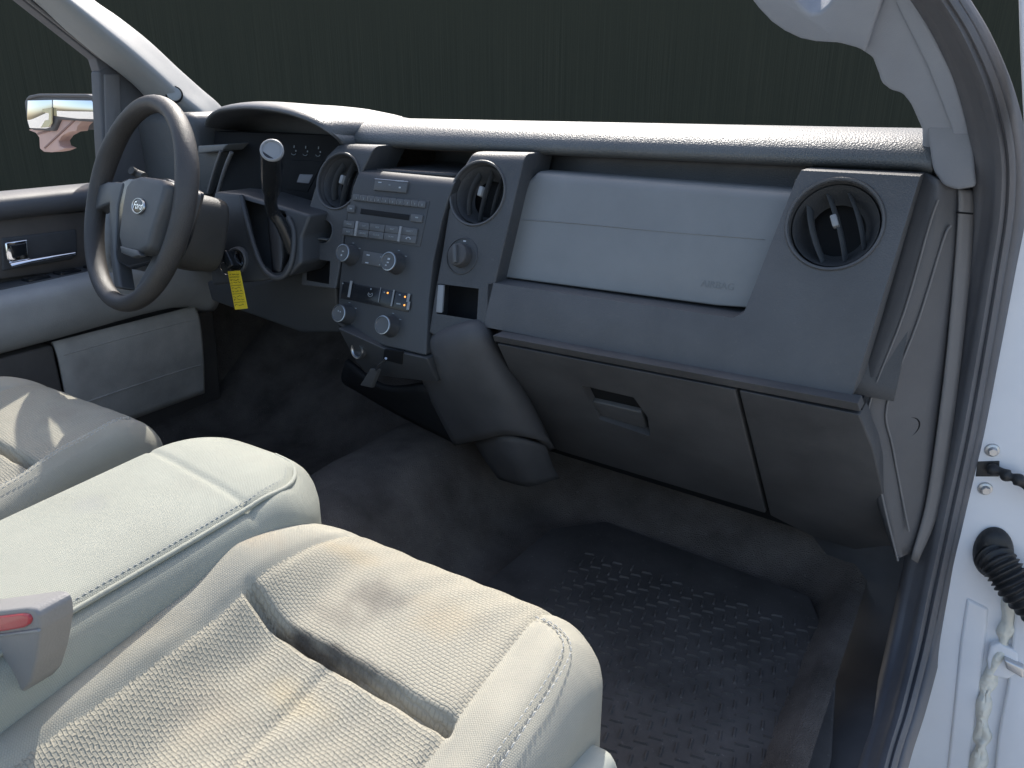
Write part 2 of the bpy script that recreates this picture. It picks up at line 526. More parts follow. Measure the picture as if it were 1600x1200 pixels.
mat_t = thing('floor_mat', 'black rubber floor mat with raised tread pattern in front of the pale passenger seat', 'floor mat', (.56, .85, .02))
mo = [(.22, .30), (.84, .30), (.84, .86), (.81, 1.06), (.74, 1.20), (.34, 1.24), (.26, 1.16)]
prism('mat_sheet', [Vector((x, y, .022)) for x, y in mo], (0, 0, -.014), M['rubber'], mat_t, .004)
bars = []
px, py = .0285, .0165
for j in range(31):
    for i in range(17):
        x = .365 + i * px + (px / 2 if j % 2 else 0); y = .62 + j * py
        if x > .77 or y > 1.12: continue
        a = math.radians(12 if (i + (j // 2)) % 2 else 100)
        mm = box_mesh((0, 0, 0), .019, .0040, .0030)
        for v in mm.vertices:
            if v.co.z > 0: v.co.x *= .72; v.co.y *= .45
        mm.transform(Matrix.Translation((x, y, .0235)) @ Matrix.Rotation(a, 4, 'Z'))
        bars.append(mm)
link('tread', join(bars), M['rubber'], mat_t, smooth=False)
# kick panel and sill beside the passenger footwell
kp = thing('kick_panel', 'dark plastic kick panel and sill trim below the right end of the dashboard', 'trim panel', (.84, 1.1, 0))
def Q(x, y, Y): return atY(x, y, Y)
loft('side_panel', [[Q(x, y, Y) for x, y, Y in r] for r in (
    ((1258, 790, 1.36), (1345, 790, 1.27), (1470, 800, 1.20)), ((1266, 900, 1.345), (1345, 900, 1.27), (1446, 900, 1.20)), ((1274, 1000, 1.28), (1340, 1000, 1.21), (1418, 1000, 1.18)),
    ((1284, 1070, 1.17), (1340, 1070, 1.13), (1400, 1070, 1.10)), ((1276, 1130, 1.00), (1325, 1130, .99), (1384, 1130, .985)), ((1240, 1210, .87), (1296, 1210, .88), (1358, 1215, .885)), ((1150, 1400, .69), (1215, 1400, .70), (1280, 1420, .71)))], M['lower'], kp, 6, 5, .02)

# firewall behind everything under the dashboard
fw = join([box_mesh((.02, 1.65, .33), 1.72, .04, .84), box_mesh((-.86, 1.42, .33), .04, .42, .84), box_mesh((.90, 1.44, .33), .04, .38, .84), box_mesh((.02, 1.42, .735), 1.72, .50, .02)])
tag(link('bulkhead', fw, M['carpet'], smooth=False), 'dark carpeted bulkhead closing the footwell behind the glove box', 'bulkhead')

# ------------------------------------------------------------------ dashboard
D = thing('dashboard', 'dark charcoal dashboard with silver passenger panel, round air vents and glove box', 'dashboard', (.1, 1.2, .5))
prof = [(1.66, .748), (1.5, .764), (1.34, .774), (1.22, .7775), (1.165, .7755), (1.133, .7685), (1.114, .757), (1.106, .7445), (1.110, .735), (1.130, .7295), (1.17, .729)]
xs = [-.175, -.165, -.06, .1, .3, .5, .68, .79, .812]
loft('upper_pad', [[(x, y, z - (.003 if x > .8 else 0)) for y, z in prof] for x in xs], M['pad'], D, 4, 5, .006)
# recessed face behind the pods
rprof = [(1.12, .738), (1.155, .730), (1.158, .715), (1.142, .68), (1.12, .6), (1.09, .52), (1.07, .44)]
loft('recess_panel', [[(x, y, z) for y, z in rprof] for x in (.235, .5, .82)], M['recess'], D, 3, 4, .01)
# instrument hood
rim = [((318, 189), 1.13), ((323, 178), 1.105), ((340, 166.5), 1.075), ((375, 161.5), 1.05), ((410, 163), 1.035), ((445, 169), 1.03), ((480, 181), 1.03), ((507, 196), 1.04), ((528, 211), 1.065), ((540, 219), 1.09)]
rows = []
for (p, Y) in rim:
    r = atY(p[0], p[1], Y)
    e = Vector((0, 1, 0))
    far = min(1.5, Y + .42)
    rows.append([Vector((r.x, far, .742)), Vector((r.x, Y + .27, .756 + (r.z - .756) * .72)), Vector((r.x, Y + .14, .76 + (r.z - .76) * .95)), Vector((r.x, Y + .05, r.z + .003)),
                 Vector((r.x, Y + .016, r.z + .001)), Vector((r.x, Y + .002, r.z - .005)), Vector((r.x, Y + .006, r.z - .012)), Vector((r.x, Y + .04, r.z - .017)), Vector((r.x, Y + .12, r.z - .03)), Vector((r.x, Y + .16, .70))])
loft('instrument_hood', rows, M['hood'], D, 4, 4, .004)
# left end of the hood closing down to the dash end
prism('cluster_wall', [atX(322, 190, -.60) + Vector((0, .01, -.004)), atX(352, 216, -.60) + Vector((0, .02, 0)), (-.60, 1.45, .55), (-.60, 1.45, .74), (-.60, 1.2, .765)], (-.03, 0, 0), M['hood'], D, .003)
# passenger silver panel
sil = [(838, 268), (1248, 299), (1176, 482), (1120, 478), (783, 433), (788, 412), (818, 300), (826, 280)]
prism('silver_panel', [G(x, y, PSo(.032)) for x, y in sil], (0, .04, 0), M['silver'], D, .0035, 5, {0: 4.5, 7: 3, 6: 2}, 50)
# faint raised line and the word on the silver panel
dn = Vector((0, -1, .37)).normalized()
tube('panel_crease', [G(x, y, PSo(.0317)) for x, y in ((815, 343), (900, 349), (1030, 361), (1195, 374))], .0009, M['silver'], D, 6, 3)
link('panel_lettering', text_mesh('AIRBAG', .0135, frame_at(G(1121, 446, PSo(.0317)), (1, 0, 0), dn)), plastic('embossed', (.158, .168, .17), .5, 900, .0003, 0, .05), D, smooth=False)
# lower passenger panel with the right vent pod: one L shaped moulding
pp = [(1252, 266), (1438, 275), (1330, 622), (757, 511), (763, 441), (1146, 497), (1162, 489), (1168, 474), (1243, 282)]
pod = prism('passenger_panel', [G(x, y, PS) for x, y in pp], (0, .10, 0), M['dash'], D, .0045, 5, {0: 4.2, 2: 1.6, 4: .5, 5: .6, 6: .6, 1: 1.4, 3: .6}, 50)
VENT_R = dict(c=G(1303, 350, PS), r=.0555)
VENT_M = dict(c=G(746, 302, PS), r=.0500)
VENT_L = dict(c=G(529, 283, PS), r=.0490)
cut(pod, cyl_mesh(VENT_R['c'], dn, .0545, -.09, .03, 56))

def vent(v, tilt, tabs, name='air_vent', swing=0.0):
    c, r = v['c'], v['r']
    ring = lathe(name, [(r * .92, -.055), (r * .955, -.02), (r * .985, -.002), (r * 1.0, .0022), (r * 1.045, .0028), (r * 1.07, .001), (r * 1.075, -.004)], c, dn, M['dash'], D, 56)
    lathe('vent_barrel', [(r * .60, -.040), (r * .74, -.032), (r * .86, -.018), (r * .93, -.010), (r * .945, -.02)], c, dn, M['stack'], ring, 56)
    lathe('vent_duct', [(0, -.058), (r * .97, -.056), (r * .96, -.04), (r * .6, -.040)], c, dn, M['dark'], ring, 40)
    right = Vector((1, 0, 0)); up = dn.cross(right)
    R_ = Matrix.Rotation(math.radians(tilt), 3, dn)
    right, up = R_ @ right, R_ @ up
    for k, o_ in enumerate((-.44, 0.02, .46)):
        pts = []
        hh = math.sqrt(max(0.05, .62 - o_ * o_)) * r
        for q in (-1, -.5, 0, .5, 1):
            pts.append(c + right * (o_ * r + (1 - q * q) * .05 * r * (1 if o_ >= 0 else -1)) + up * q * hh + dn * (-.026 + .008 * (1 - q * q)))
        blade = join([tube_mesh(pts, lambda t: (.0016, .010), 8, 4, True, right + dn * swing)])
        link('louvre', blade, M['button'], ring, 60)
    tb = c + right * .02 * r + up * r * .10 + dn * (-.012)
    soft_box('tab', tb, .008, .016, .018, M['bar'], ring, .002, 2, frame_at((0, 0, 0), right, dn).to_3x3() @ Matrix.Rotation(0, 3, 'X'))
    if False: soft_box('crossbar', c + dn * -.034, r * 1.3, .005, .004, M['stack'], ring, .001, 2, frame_at((0, 0, 0), right, dn).to_3x3())
    return ring

vent(VENT_R, 24, 1, swing=.3)
# glove box door and its surround
gbp = [(776, 537), (1148, 609), (1196, 802), (872, 704), (845, 690)]
gn = Vector((0, -1, -.85)).normalized()
gd = prism('glove_box_door', [G(x, y, GB) for x, y in gbp], (0, .05, 0), M['lower'], D, .0028, 3)
latch = [(908, 602), (990, 621), (1012, 652), (1016, 682), (936, 655), (928, 640)]
cut(gd, prism_me := mesh('cutm', [G(x, y, GB) - gn * -.01 for x, y in latch] + [G(x, y, GB) - gn * .016 for x, y in latch],
    [list(range(6)), list(range(11, 5, -1))] + [[(i + 1) % 6, i, 6 + i, 6 + (i + 1) % 6] for i in range(6)]))
prism('latch', [G(x, y, GB) - gn * .006 for x, y in ((922, 632), (1000, 650), (1010, 676), (936, 655))], -gn * .008, M['dash'], gd, .003)
lathe('lock_cap', [(0, .002), (.0035, .0018), (.004, 0)], G(815, 613, GB), gn, M['button'], gd, 16)
prism('lower_panel', [G(x, y, GB) for x, y in ((1154, 610), (1343, 648), (1364, 700), (1405, 880), (1268, 838), (1203, 805))], (0, .05, 0), M['lower'], D, .003)
# dark gap behind the door edge
prism('gap_filler', [G(x, y, (0, 1, .85, 1.341 + .02)) for x, y in ((770, 525), (1345, 630), (1395, 872), (860, 705))], (0, .03, 0), M['dark'], D, 0)
# tongue of the panel under the crease
prism('crease_strip', [G(x, y, (0, 1, .85, 1.341 + .004)) for x, y in ((770, 524), (1340, 630), (1344, 643), (772, 533))], (0, .03, 0), M['lower'], D, .001)

# right end of the dash: cap with two raised edges
def S_(x, y, o=0): return G(x, y, (-.6, 1, 0, .6 + o))
loft('end_cap', [[S_(1434, 262, .05), S_(1420, 330, .03), S_(1380, 480, .02), S_(1335, 640, .015), S_(1372, 790, .02), S_(1398, 868, .03)],
                 [S_(1464, 280, .012), S_(1452, 350, .004), S_(1412, 490, 0), S_(1357, 640, 0), S_(1383, 790, 0), S_(1404, 872, .008)],
                 [S_(1482, 284, .012), S_(1474, 365, .004), S_(1435, 500, .004), S_(1388, 640, .004), S_(1407, 770, .004), S_(1420, 866, .012)],
                 [S_(1502, 286, .012), S_(1500, 390, .011), S_(1486, 520, .010), S_(1472, 640, .010), S_(1456, 770, .010), S_(1432, 870, .016)]], M['endcap'], D, 3, 5, .02)
tube('cap_edge', [S_(x, y, -.001) for x, y in ((1466, 312), (1452, 352), (1412, 490), (1356, 640), (1366, 715), (1384, 800), (1403, 876))], .0016, M['strip'], D, 8, 5)
tube('cap_edge', [S_(x, y, .002) for x, y in ((1486, 352), (1474, 375), (1435, 500), (1386, 632), (1395, 700), (1420, 830))], .0016, M['strip'], D, 8, 5)
lathe('cap_hole', [(0, -.008), (.013, -.007), (.0155, .0005), (.0175, .0012), (.0185, -.002)], S_(1418, 668, .008), Vector((.6, -1, 0)), M['dark'], D, 28, .8)
prism('corner_trim', [atY(x, y, 1.096) for x, y in ((1446, 150), (1515, 150), (1525, 292), (1496, 297), (1474, 290), (1458, 266), (1449, 205))], (0, .03, 0), M['pillar_mid'], D, .004)
# grey edge strip between cap and door seal
loft('edge_strip', [[S_(1496, 296, .008), S_(1519, 298, .012)], [S_(1496, 330, .006), S_(1519, 332, .010)], [S_(1490, 420, .006), S_(1514, 420, .008)], [S_(1477, 560, .006), S_(1500, 560, .008)],
                    [S_(1462, 680, .006), S_(1485, 680, .008)], [S_(1445, 790, .006), S_(1466, 795, .008)], [S_(1422, 872, .008), S_(1432, 878, .01)]], M['strip'], D, 5, 3, .003, False, 25)
for y_ in (289, 332):
    tube('strip_gap', [S_(1495, y_, .002), S_(1520, y_ + 2, .006)], .0012, M['dark'], D, 6, 2)

# driver side: cluster, lower panels
CLU = (0, 1, -.25, .975)
prism('instrument_cluster', [G(x, y, CLU) for x, y in ((335, 205), (545, 212), (478, 345), (340, 330), (330, 300))], (0, .05, 0), M['dark'], D, .002)
cl = [o for o in bpy.data.objects if o.name == 'instrument_cluster'][0]
prism('display', [G(x, y, (0, 1, -.25, .972)) for x, y in ((468, 272), (489, 273), (482, 287), (463, 285))], (0, .004, 0), M['lcd'], cl, .001)
prism('cluster_face', [G(x, y, (0, 1, -.25, .9735)) for x, y in ((455, 250), (505, 252), (480, 300), (448, 296))], (0, .003, 0), M['dark'], cl, .001)
for (x, y) in ((459, 229), (477, 230), (497, 231)):
    ics = []
    c = G(x, y + 8, (0, 1, -.25, .971)); fr = frame_at(c, (1, 0, 0), (0, -1, .25))
    mm = box_mesh((0, .010, 0), .002, .005, .001); mm.transform(fr); ics.append(mm)
    mm = box_mesh((.006, .002, 0), .0025, .003, .001); mm.transform(fr); ics.append(mm)
    mm = tube_mesh([fr @ Vector(((math.cos(a) * .0062), -.003 + math.sin(a) * .0034, 0)) for a in (3.3, 4.0, 4.7, 5.4, 6.1)], .0006, 6, 3); ics.append(mm)
    link('warning_icon', join(ics), M['legend_dim'], cl, smooth=False)
# bezel ribs left of the cluster
for (a, w) in ((((362, 238), (352, 262), (342, 295), (335, 325)), .004), (((345, 236), (335, 265), (325, 300)), .003)):
    tube('bezel_rib', [atY(x, y, 1.08) for x, y in a], lambda t, w=w: (w, .004), M['strip'], D, 10, 4)
prism('left_vent_shelf', [atY(x, y, 1.10) for x, y in ((309, 228), (355, 225), (347, 236), (309, 240))], (0, .12, 0), M['silver'], D, .003)
prism('left_lower_bezel', [atY(x, y, 1.12) for x, y in ((306, 236), (345, 236), (326, 305), (300, 300))], (0, .10, 0), M['hood'], D, .004)
LP = (0, 1, -.37, .745)
dp = prism('driver_lower_panel', [G(x, y, LP) for x, y in ((334, 300), (378, 303), (440, 322), (484, 336), (470, 372), (470, 412), (452, 432), (410, 440), (330, 446), (325, 380))], (0, .08, 0), M['fascia'], D, .006, 4)
cut(dp, mesh('cutm', [G(x, y, (0, 1, -.37, .70)) for x, y in ((383, 312), (400, 380), (412, 412), (428, 427), (441, 425), (452, 405), (456, 370), (446, 330))] + [G(x, y, (0, 1, -.37, .79)) for x, y in ((383, 312), (400, 380), (412, 412), (428, 427), (441, 425), (452, 405), (456, 370), (446, 330))],
    [list(range(8)), list(range(15, 7, -1))] + [[(i + 1) % 8, i, 8 + i, 8 + (i + 1) % 8] for i in range(8)]))
tube('slot_rim', [G(x, y, (0, 1, -.37, .741)) for x, y in ((377, 306), (383, 335), (394, 375), (404, 405), (416, 425), (430, 434), (444, 431), (454, 414), (459, 385), (458, 360), (450, 340))], .0048, M['stack'], D, 10, 5)
loft('slot_boot', [[G(x - 6, y, (0, 1, -.37, .775)) for x, y in ((424, 335), (426, 370), (430, 405), (432, 425))],
                   [G(x, y, (0, 1, -.37, .745)) for x, y in ((432, 330), (436, 365), (438, 400), (437, 424))],
                   [G(x + 4, y, (0, 1, -.37, .775)) for x, y in ((444, 335), (448, 365), (449, 395), (444, 420))]], M['lower'], D, 5, 4, .004)
prism('knee_panel', [atY(x, y, 1.04) for x, y in ((322, 440), (420, 436), (470, 425), (525, 440), (530, 520), (470, 520), (330, 470))], (0, .06, 0), M['fascia'], D, .006)

soft_box('left_end', (-.715, 1.36, .61), .20, .50, .35, M['hood'], D, .025, 4)

# ------------------------------------------------------------------ centre stack
C_ = thing('console_stack', 'dark centre stack with radio, climate knobs and two round vents between driver and passenger', 'console', (.02, 1.0, .4))
lp = [(527, 226), (586, 228), (574, 252), (556, 290), (540, 350), (530, 420), (524, 452), (470, 446), (472, 405), (476, 360), (478, 338), (491, 296), (510, 243)]
left_pod = prism('left_vent_pod', [G(x, y, PS) for x, y in lp], (0, .09, 0), M['stack'], C_, .0035, 5, {0: 4.5, 12: 2}, 50)
cut(left_pod, cyl_mesh(VENT_L['c'], dn, .048, -.09, .03, 56))
sock = G(505, 362, PS)
cut(left_pod, cyl_mesh(sock, dn, .021, -.05, .02, 40))
cut(left_pod, mesh('cutm', [G(x, y, PSo(-.02)) for x, y in ((480, 402), (516, 408), (514, 444), (479, 438))] + [G(x, y, PSo(.05)) for x, y in ((480, 402), (516, 408), (514, 444), (479, 438))],
    [[0, 1, 2, 3], [7, 6, 5, 4], [1, 0, 4, 5], [2, 1, 5, 6], [3, 2, 6, 7], [0, 3, 7, 4]]))
rp_ = [(737, 238), (821, 240), (757, 514), (700, 535), (669, 520), (680, 450), (690, 395), (700, 330), (716, 272)]
right_pod = prism('right_vent_pod', [G(x, y, PS) for x, y in rp_], (0, .09, 0), M['stack'], C_, .004, 5, {0: 4.2, 1: .8, 8: 2}, 50)
cut(right_pod, cyl_mesh(VENT_M['c'], dn, .049, -.09, .03, 56))
cut(right_pod, mesh('cutm', [G(x, y, PSo(-.02)) for x, y in ((684, 443), (748, 451), (745, 500), (682, 490))] + [G(x, y, PSo(.07)) for x, y in ((684, 443), (748, 451), (745, 500), (682, 490))],
    [[0, 1, 2, 3], [7, 6, 5, 4], [1, 0, 4, 5], [2, 1, 5, 6], [3, 2, 6, 7], [0, 3, 7, 4]]))
D_keep = D
D = C_
vent(VENT_M, -6, 1, swing=-.2)
vent(VENT_L, -8, 1, swing=-.2)
D = D_keep
prism('cubby', [G(x, y, PSo(.05)) for x, y in ((678, 438), (754, 446), (752, 506), (676, 496))], (0, .02, 0), M['dark'], C_, 0)
prism('cubby_lip', [G(x, y, PSo(-.001)) for x, y in ((684, 445), (693, 446), (690, 489), (681, 488))], (0, .004, 0), M['bar'], C_, .001)
prism('pocket_back', [G(x, y, PSo(.045)) for x, y in ((476, 398), (520, 404), (518, 448), (475, 442))], (0, .02, 0), M['dark'], C_, 0)
lathe('pocket_socket', [(0, -.03), (.019, -.03), (.0205, -.004), (.022, .001), (.024, 0), (.0245, -.003)], sock, dn, M['fascia'], C_, 32)
soft_box('socket_flap', sock + Vector((-.002, -.004, -.012)), .036, .010, .003, M['button'], C_, .001, 2)
# light switch knob on the right pod
kc = G(722, 400, PS)
kn = lathe('rotary_switch', [(.031, -.001), (.030, .0012), (.0285, .0016), (.0275, -.004), (.0265, -.004)], kc, dn, M['fascia'], C_, 48)
lathe('switch_dish', [(0, -.0035), (.0275, -.004)], kc, dn, M['gloss'], kn, 40)
lathe('switch_cap', [(.0195, -.003), (.0185, .012), (.0175, .0155), (.015, .017), (0, .0175)], kc, dn, M['lower'], kn, 40)
soft_box('switch_grip', kc + dn * .019, .007, .030, .009, M['button'], kn, .002, 2, frame_at((0, 0, 0), (1, 0, .25), dn).to_3x3())
lg = box_mesh((0, 0, 0), .005, .002, .0006); lg.transform(frame_at(kc + dn * .0005 + Vector((.006, 0, .0245)), (1, 0, 0), dn))
link('switch_icon', lg, M['legend'], kn, smooth=False)
# open tray between the pods
loft('tray', [[(x, y, z) for y, z in ((1.06, .693), (1.10, .692), (1.20, .694), (1.235, .70), (1.24, .75))] for x in (-.05, .03, .118)], M['fascia'], C_, 2, 3, .006)
# fascia
fp = [(560, 266), (712, 280), (700, 312), (690, 345), (676, 412), (669, 470), (665, 556), (600, 541), (526, 508), (530, 440), (541, 345), (551, 290)]
fas = prism('fascia', [G(x, y, PSo(-.006)) for x, y in fp], (0, .06, 0), M['fascia'], C_, .0035, 5, {0: 4.5, 11: 1.5}, 50)
FP = PSo(-.0062)
def fbar(p, q, h, name, mat, par, up=.0035, bev=.001):
    """button: from pixel p to pixel q along its top edge, h metres tall on the fascia"""
    a, b_ = G(*p, FP), G(*q, FP)
    dv = Vector((0, -.37, -1)).normalized() * h
    pts = [a, b_, b_ + dv, a + dv]
    pts = [v + dn * up for v in pts]
    return prism(name, pts, -dn * (up + .002), mat, par, bev, 2)
def glyph(p, w, h, par, mat='legend', up=.0042, name='glyph'):
    mm = box_mesh((0, 0, 0), w, h, .0004); mm.transform(frame_at(G(*p, FP) + dn * up, (1, 0, 0), dn))
    return link(name, mm, M[mat], par, smooth=False)
def word(p, s, size, par, mat='legend', up=.0041):
    return link('lettering', text_mesh(s, size, frame_at(G(*p, FP) + dn * up, (1, 0, 0), dn), 0, .0002), M[mat], par, smooth=False)
# trip buttons
tb_ = fbar((588, 281), (639, 285), .0185, 'trip_buttons', M['button'], C_)
glyph((596, 286), .007, .0016, tb_); glyph((611, 290), .004, .0012, tb_, 'legend_dim'); word((627, 284), 'PASSENGER', .0036, tb_); glyph((627, 294), .004, .0025, tb_)
tube('chrome_line', [G(588, 280.5, FP) + dn * .0035, G(640, 285, FP) + dn * .0035], .0009, M['satin'], tb_, 6, 2)
# radio
radio = prism('radio', [G(x, y, PSo(-.0075)) for x, y in ((552, 303), (671, 314), (656, 386), (536, 368))], (0, .004, 0), M['fascia'], C_, .001)
for k in range(10):
    t0, t1 = k / 10 + .004, (k + 1) / 10 - .004
    def lerp(t): return (554 + (668 - 554) * t, 304 + (316 - 304) * t)
    bt = fbar(lerp(t0), lerp(t1), .0105, 'preset_button', M['button'], radio, .0045, .0007)
    if k < 9: glyph((lerp(t1)[0] + .6, lerp(t1)[1] + 5), .0009, .008, radio, 'bar', .0048, 'divider')
    word((lerp((k + .5) / 10)[0], lerp((k + .5) / 10)[1] + 6), '1234567890'[k], .005, bt, 'legend_dim', .0052)
sl = fbar((565, 326), (641, 336), .0095, 'disc_slot', M['dark'], radio, .0018, .0004)
for p, q in (((546, 321), (557, 322)), ((645, 335), (663, 337))):
    bt = fbar(p, q, .0125, 'radio_button', M['button'], radio, .0045, .0008)
    glyph(((p[0] + q[0]) / 2, p[1] + 6), .006, .002, bt, 'legend_dim', .0052)
words = [['MENU', 'CAT', 'SEEK', 'TEXT', 'DIRECT'], ['AUX', 'SOUND', 'CLOCK', 'SCAN', '']]
cols_ = [(540, 557), (563, 580), (581, 604), (605, 626), (630, 655)]
for r_ in range(2):
    for k, (x0, x1) in enumerate(cols_):
        def yy(x): return 345 + (x - 540) * .118 + r_ * 11.5 - (0 if r_ == 0 else 0)
        xo = -1.6 * r_
        bt = fbar((x0 + xo, yy(x0)), (x1 + xo, yy(x1)), .0122, 'radio_button', M['button'], radio, .0045, .0008)
        if words[r_][k]:
            word(((x0 + x1) / 2 + xo, yy((x0 + x1) / 2) + 5.4), words[r_][k], .0042, bt, 'legend_dim', .0052)
        else:
            fr = frame_at(G((x0 + x1) / 2 + xo, yy((x0 + x1) / 2) + 5.4, FP) + dn * .0053, (1, 0, 0), dn)
            link('phone_icon', join([tube_mesh([fr @ Vector((.0045 * math.cos(a), .0035 * math.sin(a) - .001, 0)) for a in (.1, .7, 1.57, 2.4, 3.04)], lambda t: .0006 + .0008 * abs(2 * t - 1) ** 3, 6, 4)]), M['legend'], bt, smooth=False)
for x in (560, 628):
    y0 = 345 + (x - 540) * .118
    g1 = fbar((x - .5, y0 - 1), (x + 3, y0 - .6), .026, 'divider', M['bar'], radio, .006, .0007)

def knob(p, r, par, mark, name='climate_knob'):
    c = G(*p, FP)
    base = lathe(name, [(r * 1.12, -.001), (r * 1.08, .003), (r * 1.0, .006), (r * .97, .019), (r * .93, .0215), (r * .80, .0222)], c, dn, M['fascia'], par, 40)
    lathe('knob_ring', [(r * .95, .0215), (r * .92, .0236), (r * .84, .0238), (r * .81, .0222)], c, dn, M['satin'], base, 40)
    lathe('knob_face', [(r * .82, .0222), (r * .6, .0218), (0, .0216)], c, dn, M['button'], base, 32)
    fr = frame_at(c + dn * .0223, (1, 0, 0), dn)
    gs = []
    for (x, y, w, h) in mark:
        g_ = box_mesh((x, y, 0), w, h, .0004); g_.transform(fr); gs.append(g_)
    if gs: link('glyph', join(gs), M['legend'], base, smooth=False)
    for a in (40, 90, 140):
        t_ = box_mesh((0, 0, 0), .004, .0011, .0004)
        q = math.radians(a)
        t_.transform(frame_at(c + dn * .0006 + (Vector((1, 0, 0)) * math.cos(q) + dn.cross(Vector((1, 0, 0))) * math.sin(q)) * r * 1.32, (1, 0, 0), dn))
        link('tick', t_, M['legend_dim'], base, smooth=False)
    return base
knob((549, 399), .0165, C_, ((0, .003, .004, .0016), (-.002, -.004, .003, .003)))
knob((620, 412), .0170, C_, ((0, .004, .005, .003), (-.001, -.002, .004, .002), (-.004, -.007, .003, .002)))
knob((543, 492), .0165, C_, ((-.002, .004, .002, .002), (.003, .003, .002, .002)))
knob((611, 510), .0170, C_, ())
ck = fbar((569, 392), (600, 397), .0225, 'audio_keys', M['button'], C_, .002, .0008)
glyph((577, 399), .007, .0018, ck, 'legend', .003); glyph((575, 411), .007, .0018, ck, 'legend', .003); glyph((597, 402), .003, .002, ck, 'legend_dim', .003); glyph((595, 414), .003, .002, ck, 'legend_dim', .003)
# climate switch row
cs = fbar((537, 440), (643, 460), .030, 'climate_switches', M['gloss'], C_, .0015, .0008)
for (x, y, w, h) in ((549, 452, .0055, .029), (595, 461, .001, .026), (615.5, 466, .0032, .028), (640, 466, .0055, .014), (640, 478, .0055, .014)):
    glyph((x, y), w, h, cs, 'bar', .0034, 'divider')
for (x, y) in ((607, 458), (634, 464), (633, 477)):
    lathe('indicator_lamp', [(0, .0012), (.0014, .001), (.0016, 0)], G(x, y, FP) + dn * .0018, dn, M['amber'], cs, 14)
for (x, y, w, h) in ((602, 457, .003, .002), (626, 461, .004, .002), (624, 475, .009, .002), (537, 443, .003, .002), (581, 452, .0025, .003)):
    glyph((x, y), w, h, cs, 'legend_dim', .0024)
fr = frame_at(G(580, 460, FP) + dn * .0024, (1, 0, 0), dn)
link('seat_icon', join([tube_mesh([fr @ Vector((.0052 * math.cos(a), .0042 * math.sin(a), 0)) for a in (2.5, 3.4, 4.3, 5.2, 6.1, 6.9)], .0005, 6, 4), tube_mesh([fr @ Vector(v) for v in ((-.003, .001, 0), (0, -.001, 0), (.003, .002, 0))], .0005, 6, 2)]), M['legend_dim'], cs, smooth=False)
# lower part of the stack: socket, phone slot, undercut
LS = (0, 1, .55, 1.165)
lsp = [(527, 512), (600, 545), (666, 560), (684, 597), (668, 596), (575, 585), (556, 566)]
low = prism('lower_fascia', [G(x, y, LS) for x, y in lsp], (0, .05, 0), M['fascia'], C_, .003)
ln = Vector((0, -1, -.55)).normalized()
lathe('power_socket', [(0, -.002), (.0105, -.002), (.012, .003), (.0135, .006), (.0145, .0055), (.0145, -.004)], G(561, 547, LS), Vector((-.1, -1, .1)), M['lower'], C_, 32)
lathe('socket_ring', [(.0108, .004), (.0122, .0062), (.0142, .0065), (.0148, .004)], G(561, 547, LS), Vector((-.1, -1, .1)), M['satin'], C_, 32)
prism('phone_slot', [G(x, y, (0, 1, .55, 1.163)) for x, y in ((600, 546), (629, 549), (628, 570), (598, 562))], (0, .004, 0), M['dark'], C_, .001)
# leg of the stack running down to the tunnel
loft('stack_leg', [[atY(668, 532, 1.03), atY(700, 521, 1.01), atY(740, 511, 1.01), atY(762, 515, 1.03), atY(774, 534, 1.07)],
                   [atY(668, 540, .98), atY(700, 528, .955), atY(740, 516, .955), atY(760, 520, .985), atY(772, 540, 1.03)],
                   [atY(668, 590, 1.02), atY(704, 575, .965), atY(750, 560, .96), atY(782, 570, 1.0), atY(796, 585, 1.06)],
                   [atY(690, 640, 1.06), atY(730, 625, 1.0), atY(775, 615, .985), atY(815, 630, 1.03), atY(830, 650, 1.10)],
                   [atY(716, 690, 1.10), atY(760, 680, 1.04), atY(800, 672, 1.02), atY(843, 690, 1.07), atY(858, 705, 1.14)]], M['lower'], C_, 5, 5, .012)
tube('leg_seam', [atY(x, y, Y) for x, y, Y in ((742, 535, .951), (728, 548, .954), (735, 575, .957), (762, 620, .978), (800, 670, 1.012))], .0016, M['dark'], C_, 8, 4)
loft('tunnel_foot', [[atY(748, 686, 1.10), atY(790, 676, 1.04), atY(850, 692, 1.10)],
                     [atY(766, 715, 1.12), atY(806, 712, 1.06), atY(858, 720, 1.13)],
                     [atY(785, 742, 1.15), atY(826, 752, 1.10), atY(868, 742, 1.17)]], M['lower'], C_, 4, 4, .012)
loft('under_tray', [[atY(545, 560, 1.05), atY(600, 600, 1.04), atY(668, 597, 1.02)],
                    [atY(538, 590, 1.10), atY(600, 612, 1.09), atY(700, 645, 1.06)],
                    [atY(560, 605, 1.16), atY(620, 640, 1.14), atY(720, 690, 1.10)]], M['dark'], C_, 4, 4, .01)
cb = thing('charging_cable', 'short grey cable with a flat plug lying under the centre stack socket', 'cable', tuple(G(585, 590, (0, 1, .55, 1.12))))
tube('wire', [G(x, y, (0, 1, .55, 1.13)) for x, y in ((603, 560), (598, 566), (592, 571), (588, 578))], .0022, M['satin'], cb, 8, 5)
prism('plug', [G(x, y, (0, 1, .55, 1.13)) for x, y in ((578, 576), (591, 577), (580, 606), (562, 602))], (0, .008, -.002), M['button'], cb, .002)

